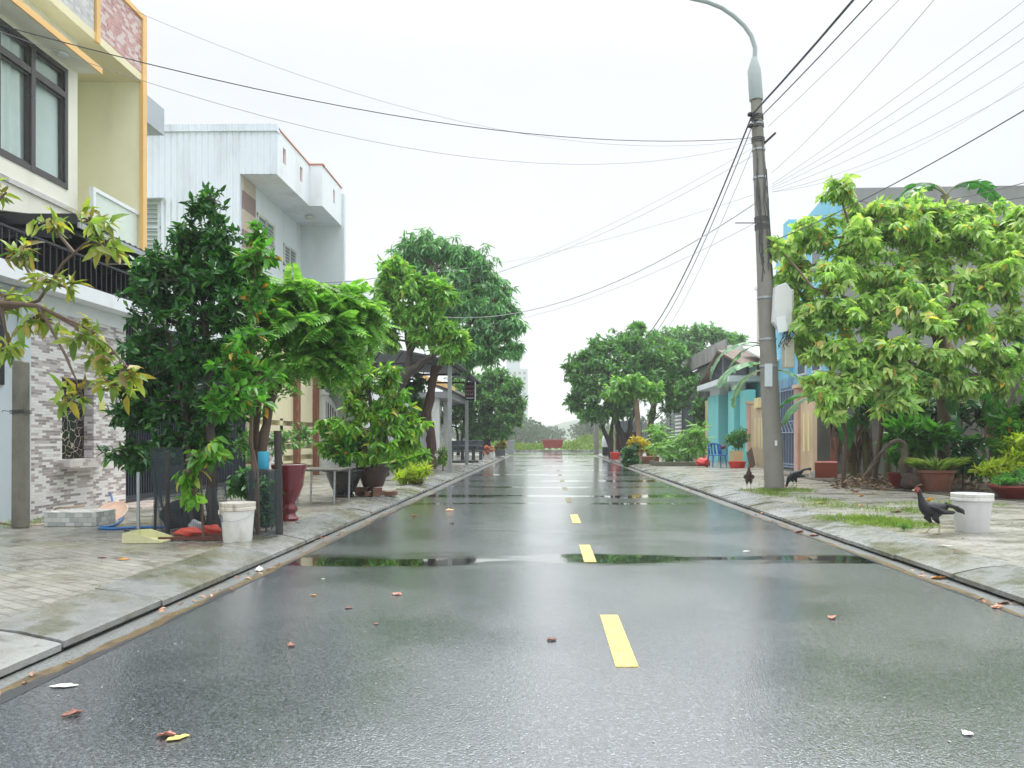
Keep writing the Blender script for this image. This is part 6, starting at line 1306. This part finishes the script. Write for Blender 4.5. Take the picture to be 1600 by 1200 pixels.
# gutter litter
def litter(name, label, x0, x1, y0, y1, n, L_, seed, mat=mL_DEAD, z=.006, pw=1.0):
    rg = np.random.default_rng(seed); ys = y0 + (y1-y0)*rg.random(n)**pw; k = np.sin(ys*2.3+1)+np.sin(ys*5.1); keep = rg.random(n) < .35+.3*k; ys = ys[keep]; m = len(ys)
    leafmesh(name, np.c_[rg.uniform(x0,x1,m), ys, z+.012*rg.random(m)], np.c_[rg.normal(size=(m,2)), .12*rg.normal(size=m)], np.c_[.35*rg.normal(size=(m,2)), np.ones(m)], L_*(.4+.9*rg.random(m)), L_*.42, mat, None, FULL, .2, kind='stuff', label=label)
mL_LIT = leafmat('gutter_leaf', [(0,(.20,.09,.05)),(.4,(.40,.22,.14)),(.7,(.50,.33,.24)),(.9,(.48,.16,.04))], .5, .1)
litter('gutter_litter', 'scattered pinkish brown leaf litter along the left gutter', KL+.01, KL+.20, 3.2, 24, 320, .055, 15, mL_LIT, pw=1.6)
litter('gutter_litter', 'sparse brown leaf litter along the right gutter', KR-.18, KR-.01, 4.5, 26, 190, .06, 16, mL_LIT, pw=1.4)
litter('pavement_litter', 'tiny leaf scraps strewn over the left pavement', -6.2, -3.0, 5, 20, 260, .03, 17, mL_DEAD, SW+.004)
litter('pavement_litter', 'leaf scraps strewn over the right pavement', 3.8, 7.4, 7, 22, 420, .05, 18, mL_DEAD, SW+.004)
litter('pavement_litter', 'soil and leaf crumbs round the mesh guards at the left kerb', -3.55, -2.99, 7, 9.5, 420, .03, 19, mL_DEAD, SW+.006)
# grit: small pale chips pressed in the road
rg = np.random.default_rng(22); n = 240; ys = 2.2+9*rg.random(n)**1.4
leafmesh('road_grit', np.c_[rg.uniform(-2.2,2.9,n), ys, np.full(n,.002)], np.c_[rg.normal(size=(n,2)),np.zeros(n)], np.tile([0,0,1.],(n,1)), .012*(.5+rg.random(n)), .008, mPALE, None, LOW, .0, kind='stuff', label='tiny pale chips and grit scattered on the wet road')
# grass patches
mL_GRA = leafmat('pavement_grass', [(0,(.12,.24,.04)),(.6,(.22,.32,.08)),(1,(.36,.44,.12))], .45, .45)
def grass(name, label, areas, n, hgt, seed):
    rg = np.random.default_rng(seed); P=[]
    for cx, cy, rx, ry, wgt in areas:
        m = int(n*wgt*1.6); a = rg.uniform(0,6.28,m); r = rg.random(m)**.75*1.25; kk = (np.sin(a*5+cx*7)+np.sin(r*9+a*3)+np.sin(a*11))*.33 > -.25-.5*(1-r); a = a[kk]; r = r[kk]; m = len(a); P.append(np.c_[cx+rx*r*np.cos(a), cy+ry*r*np.sin(a), np.full(m,SW)])
    P = np.concatenate(P); m = len(P)
    leafmesh(name, P, np.c_[.5*rg.normal(size=(m,2)), np.ones(m)], rv(rg,m), hgt*(.25+1.2*rg.random(m)**2), .0045, mL_GRA, None, LANCE, .35, kind='stuff', label=label)
grass('pavement_grass', 'green grass growing through the right pavement behind the rooster', [(X(1395,8.9),9.0,.42,.45,1),(X(1350,9.3),9.5,.45,.3,.5),(X(1440,10.2),10.6,.6,.4,.25),(X(1480,11.5),11.6,.8,.35,.25),(X(1320,11),11.2,.5,.5,.15)], 2600, .055, 24)
grass('pole_grass', 'dry yellowish grass round the foot of the lamp pole', [(4.4,14.6,.6,.5,1),(4.0,13.6,.3,.5,.3),(4.3,12.2,.3,.6,.25)], 1500, .06, 25)
tree('weed_sprig', 'tiny green weed sprig in front of the rooster on the paving', 'weed', (X(1413,8.1),8.3,SW), [([(X(1413,8.3),8.3,SW),(X(1413,8.3),8.3,.16)],[.003,.002])], [B(1413,822,8.3,7,4,.05)], mL_VINE, mBARK, 80, twigs=12, leaves=7, L=.035, W=.015, twr=.002)
# moss cushions beside concrete post
grass('post_weeds', 'small weeds along the foot of the pale plastered wall', [(-6.15,9.0,.25,.5,1)], 260, .05, 26)

# fallen leaves one can point to
def fallen(px, py, colr, label, L_=.075, W_=.045, h=0.0, curl=.5, rot=0., cat='leaf', nm='fallen_leaf'):
    Y = YG(py, h); x = X(px, Y); seed = int(px*7+py); L_ *= .95; W_ *= 1.0; rq = random.Random(seed); ph = rq.uniform(0,6)
    m = bpy.data.materials.get('fallen_%02d_%02d_%02d' % tuple(int(v*99) for v in colr)) or M('fallen_%02d_%02d_%02d' % tuple(int(v*99) for v in colr), colr, .4, tuple(v*.4 for v in colr), .6, 30, .15, .2, streak=False)
    q = MB(); n = 9; c, s = math.cos(rot), math.sin(rot); vs = []
    for i in range(n):
        u = i/(n-1); w_ = W_*.5*math.sin(math.pi*min(1,u*.94+.04))**.8*(1+.25*math.sin(i*2.4+ph))
        for k in (-1,-.5,0,.5,1):
            lx = (u-.5)*L_; ly = k*w_; z = .003+curl*(abs(k)**2*w_*.55*(1+.6*math.sin(ph+k*1.5)) + .22*L_*(u-.5)**2) + .003*math.sin(u*9+k*3+seed)*curl
            vs.append((x+lx*c-ly*s, Y+lx*s+ly*c, h+max(.003,z)))
    q.add(vs, [(i*5+k,(i+1)*5+k,(i+1)*5+k+1,i*5+k+1) for i in range(n-1) for k in range(4)])
    o = q.build(nm, m, smooth=True, label=label, category=cat); md = o.modifiers.new('s','SOLIDIFY'); md.thickness = .0015
OR=(.55,.24,.05); RB=(.20,.075,.05); YE=(.58,.48,.13); PK=(.45,.20,.15); WH=(.70,.70,.66); BR=(.15,.08,.05)
for a in ((278,1155,YE,'curled yellow leaf on the road near the bottom left corner',.085,.04,0,.6,.7),(260,1151,PK,'reddish crumpled leaf beside the curled yellow leaf',.07,.05,0,1,.2),(113,1118,RB,'red-brown crumpled leaf nearest the bottom left corner',.085,.045,0,1,.9),
 (100,1073,WH,'white scrap of wet paper beside the left gutter',.13,.06,0,.2,.1,'scrap','paper_scrap'),(455,1010,RB,'small red-brown leaf left of the first yellow dash',.05,.04,0,1,1.2),(490,931,OR,'small orange leaf on the left half of the road before the puddle',.05,.03,0,.5,.1),
 (620,930,PK,'pinkish brown leaf in the middle of the left lane',.08,.04,0,1,-.2),(545,951,RB,'small dark red leaf near the middle of the left lane',.05,.035,0,.6,.3),(588,976,RB,'tiny red-brown leaf lying in the left lane behind the red-brown leaf',.035,.03,0,.5,.5),
 (862,1000,RB,'rounded red-brown leaf left of the nearest yellow dash',.06,.055,0,.4,0),(1300,966,PK,'pale curled leaf on the right lane',.09,.05,0,1,1.1),(1166,862,WH,'pale sliver lying beyond the long puddle on the right lane',.09,.03,0,.3,.4),(1466,905,OR,'orange leaf in the right gutter beside the kerb',.14,.07,0,1,.1),
 (1568,944,BR,'dark brown leaf in the right gutter nearest the right edge',.10,.05,0,1,.3),(1553,950,PK,'small pinkish leaf beside the dark brown gutter leaf',.05,.04,0,.6,.6),(1512,1148,WH,'white scrap on the road near the bottom right corner',.05,.04,0,.5,.4,'scrap','paper_scrap'),
 (405,893,WH,'white scrap standing at the edge of the left gutter',.07,.06,0,1.5,.2,'scrap','paper_scrap'),(703,798,OR,'orange leaf far down the left lane near the kerb',.16,.07,0,.8,.4),(648,806,OR,'small orange leaf near the left kerb beyond the puddle',.11,.06,0,.8,.4),(707,818,BR,'dark speck of leaf beyond the long puddle',.08,.05,0,.8,0),
 (193,875,OR,'bright orange leaf on the left pavement',.10,.05,SW,.4,.1),(160,872,RB,'reddish leaf left of the bright orange leaf on the pavement',.075,.045,SW,.5,.2),(322,843,OR,'tan leaf on the pavement beside the paint bucket',.08,.05,SW,.9,.5),
 (1448,785,(.72,.38,.02),'large bright yellow-orange leaf behind the rooster neck',.22,.17,SW,1.2,.5),(1345,776,OR,'orange leaf on the right pavement between the pole and the rooster',.14,.09,SW,1,.3),(1284,787,(.55,.36,.2),'pale tan leaf on the right pavement right of the lamp pole',.22,.16,SW,.5,.6),
 (1337,769,PK,'pinkish leaf on the right pavement behind the orange leaf',.2,.1,SW,1,.6),(1400,801,RB,'dark brown leaf left of the rooster',.2,.08,SW,.8,.2),(1345,791,PK,'pinkish leaf in front of the orange leaf right of the pole',.13,.08,SW,.8,.9),(1486,793,PK,'pale pink leaf between the rooster and the grey-white bucket',.16,.11,SW,.9,.2),
 (1537,765,YE,'long yellow leaf behind the grey-white bucket',.26,.08,SW,.6,.15),(1248,832,PK,'pinkish leaves washed against the right kerb',.16,.08,0,.9,.5),(1272,838,RB,'red-brown leaf in the right gutter before the dashed shadow',.12,.06,0,1,.2),(505,905,WH,'tiny pale scrap in the left lane before the long puddle',.03,.02,0,.3,.4,'scrap','paper_scrap'),
 (1492,863,PK,'pink scrap on the right kerb top',.05,.03,SW+.015,.8,.3),(1478,853,WH,'thin white stick on the right kerb top',.14,.02,SW+.015,.3,-.4,'scrap','paper_scrap')):
    fallen(*a)

# ================================================================ CHICKENS
mFEA = M('black_feathers', (.006,.007,.010), .5, (.03,.035,.045), .7, 40, .3, .5, fine=180)
mFEAB = M('brown_black_feathers', (.06,.032,.025), .5, (.015,.013,.014), .9, 22, .35, .5, fine=180)
mCOMB = M('red_comb', (.42,.06,.05), .5, (.25,.04,.04), .5, 30); mSHANK = M('pale_shank', (.42,.36,.22), .55, (.2,.17,.1), .5, 30); mBEAK = M('beak_horn', (.35,.26,.14), .4, None); mEYE = M('eye_amber', (.5,.2,.02), .1, None, bmp=0)
def chicken(name, label, loc, head, s, mat, secs, legs, tail, comb=1.0):
    t = thing(name, loc, label, 'chicken'); c, sn = math.cos(head), math.sin(head)
    def W(x, y, z): return (loc[0]+(x*c-y*sn)*s, loc[1]+(x*sn+y*c)*s, loc[2]+z*s)
    q = MB(); n = 14; vs = []
    S2 = []
    for i in range(len(secs)-1):
        for k in range(3): S2.append(tuple(secs[i][j]*(1-k/3)+secs[i+1][j]*k/3 for j in range(4)))
    S2.append(secs[-1]); L_ = len(S2)
    sm = [S2[0]]
    for i in range(1, L_-1): sm.append(tuple(.25*S2[i-1][j]+.5*S2[i][j]+.25*S2[i+1][j] for j in range(4)))
    sm.append(S2[-1]); S2 = sm
    for i, (x, z, rw, rh) in enumerate(S2):
        a, b_ = S2[max(0,i-1)], S2[min(L_-1,i+1)]; tx, tz = b_[0]-a[0], b_[1]-a[1]; l = math.hypot(tx,tz) or 1; nx, nz = -tz/l, tx/l
        for k in range(n): an = 2*math.pi*k/n; vs.append(W(x+nx*rh*math.sin(an), rw*math.cos(an), z+nz*rh*math.sin(an)))
    q.add(vs, [(i*n+k,i*n+(k+1)%n,(i+1)*n+(k+1)%n,(i+1)*n+k) for i in range(L_-1) for k in range(n)] + [tuple(range(n)), tuple((L_-1)*n+k for k in range(n))])
    for lx, ly, fx, kx in legs: q.tube([W(lx,ly*.8,.21), W(lx+.01,ly,.16), W(kx,ly,.115)], [.042*s,.034*s,.014*s], 10)
    q.build('body', mat, t, smooth=True)
    for sg in (-1, 1):                               # folded wings, layered feathers
        q = MB()
        for k in range(7):
            f = k/6; x0, z0 = .06-.05*f, .285-.035*f
            pts = [W(x0,sg*.066,z0), W(x0-.07,sg*.080,z0-.022), W(x0-.14-.03*f,sg*.070,z0-.045+.02*f), W(x0-.19-.02*f,sg*.052,z0-.055+.03*f)]
            q.tube(pts, [.012*s,.024*s,.02*s,.004*s], 6)
        q.build('wing', mat, t, smooth=True)
    hx, hz, dx, dz = secs[-1][0], secs[-1][1], secs[-1][0]-secs[-3][0], secs[-1][1]-secs[-3][1]; l = math.hypot(dx,dz); dx/=l; dz/=l; ux, uz = -dz, dx
    if uz < 0: ux, uz = -ux, -uz
    q = MB(); q.tube([W(hx-.006*dx,0,hz-.006*dz), W(hx+.016*dx-.001,0,hz+.016*dz-.003), W(hx+.030*dx-.004*ux,0,hz+.030*dz-.004*uz)], [.010*s,.007*s,.001*s], 8); q.build('beak', mBEAK, t, smooth=True)
    q = MB()
    for k in range(5): f = k/4; bx, bz = hx-dx*(.004+.045*f), hz-dz*(.004+.045*f); q.tube([W(bx+ux*.012,0,bz+uz*.012), W(bx+ux*(.026+.010*comb*math.sin(math.pi*f)),0,bz+uz*(.026+.010*comb*math.sin(math.pi*f)))], [.008*s,.0035*s], 6)
    q.tube([W(hx-.012*dx,0,hz-.012*dz), W(hx-.014*dx-ux*.02,0,hz-.014*dz-uz*.02), W(hx-.016*dx-ux*.036*comb,0,hz-.016*dz-uz*.036*comb)], [.009*s,.009*s,.003*s], 8)
    q.tube([W(hx-.03*dx,-.018,hz-.03*dz), W(hx-.03*dx,.018,hz-.03*dz)], [.017*s,.017*s], 10); q.build('comb', mCOMB, t, smooth=True)
    for sg in (-1,1): MB().lathe([(.001*s,-.004*s),(.0045*s,0),(.001*s,.004*s)], W(hx-.026*dx,sg*.0185,hz-.026*dz+.004), 8).build('eye', mEYE, t)
    for lx, ly, fx, kx in legs:
        q = MB(); q.tube([W(kx,ly,.13), W(kx-.012,ly,.075), W(fx,ly,.012)], [.010*s,.0075*s,.008*s], 8)
        for da, ln in ((-.5,.06),(0,.072),(.5,.06),(math.pi,.032)): q.tube([W(fx,ly,.010), W(fx+ln*.6*math.cos(da),ly+ln*.6*math.sin(da),.009), W(fx+ln*math.cos(da),ly+ln*math.sin(da),.003)], [.007*s,.0055*s,.002*s], 6)
        q.build('leg', mSHANK, t, smooth=True)
    q = MB()
    for k in range(9):
        u = (k-4)/4; bx, bz, ex, ez, sp_ = tail; yb = u*.018; L2 = 1-.12*abs(u); 
        p0 = Vector(W(bx, yb, bz+.012*(1-abs(u)))); p1 = Vector(W(bx+(ex-bx)*.55, yb+u*sp_*.6, bz+(ez-bz)*.55+.014)); p2 = Vector(W(bx+(ex-bx)*L2, yb+u*sp_, bz+(ez-bz)*L2 - .02*abs(u)+ .012*math.sin(k*2.1)))
        q.tube([p0, p1, p1.lerp(p2,.75), p2], [.014*s,.017*s,.013*s,.003*s], 6)
    q.build('tail', mat, t, smooth=True); return t
stand = [(-.155,.285,.018,.022),(-.12,.275,.038,.042),(-.06,.255,.062,.072),(0,.245,.070,.082),(.055,.255,.066,.080),(.095,.285,.050,.062),(.118,.33,.033,.038),(.132,.38,.024,.027),(.142,.42,.020,.023),(.152,.445,.020,.022),(.172,.452,.018,.018),(.192,.449,.010,.010)]
chicken('rooster', 'black rooster with a red face walking beside the grey-white bucket', (X(1462,8.0),8.05,SW), R(180), 1.02, mFEA, stand, [(-.01,.045,-.03,-.035),(.03,-.045,.055,.0)], (-.12,.30,-.32,.225,.035))
front = [(-.12,.30,.018,.02),(-.09,.28,.038,.045),(-.04,.25,.062,.075),(.01,.25,.068,.085),(.05,.285,.058,.07),(.075,.335,.040,.046),(.085,.39,.028,.03),(.09,.435,.022,.024),(.10,.46,.021,.022),(.118,.466,.018,.018),(.138,.462,.010,.010)]
chicken('brown_hen', 'brownish upright chicken facing the camera left of the lamp pole', (X(1166,15.2),15.0,SW), R(255), 1.0, mFEAB, front, [(-.01,.035,0,-.02),(.02,-.035,.03,.0)], (-.09,.30,-.22,.33,.03))
peck = [(-.17,.325,.015,.018),(-.13,.305,.036,.04),(-.06,.27,.062,.07),(.0,.245,.070,.078),(.06,.215,.062,.068),(.10,.175,.045,.05),(.13,.125,.030,.032),(.145,.08,.022,.024),(.150,.055,.020,.022),(.158,.038,.017,.018),(.168,.026,.009,.010)]
chicken('pecking_hen', 'black chicken pecking with its head down behind the foot of the lamp pole', (X(1234,15.8),15.5,SW), R(186), 1.06, mFEA, peck, [(-.01,.04,-.01,-.02),(.02,-.04,.04,.01)], (-.13,.32,-.34,.37,.03), .6)
# ================================================================ RAIN-MISTY AIR
m, nt, b, L = newmat('misty_air'); nt.nodes.remove(b)
v = N_(nt, 'ShaderNodeVolumePrincipled'); v.inputs['Color'].default_value = (.93,.95,1,1); v.inputs['Density'].default_value = .0010; v.inputs['Anisotropy'].default_value = .2
L.new(v.outputs[0], nt.nodes['Material Output'].inputs['Volume'])
MB().box(-650,650,-100,950,-1.4,60).build('haze', m, kind='stuff', label='thin rain mist filling the air over the street')
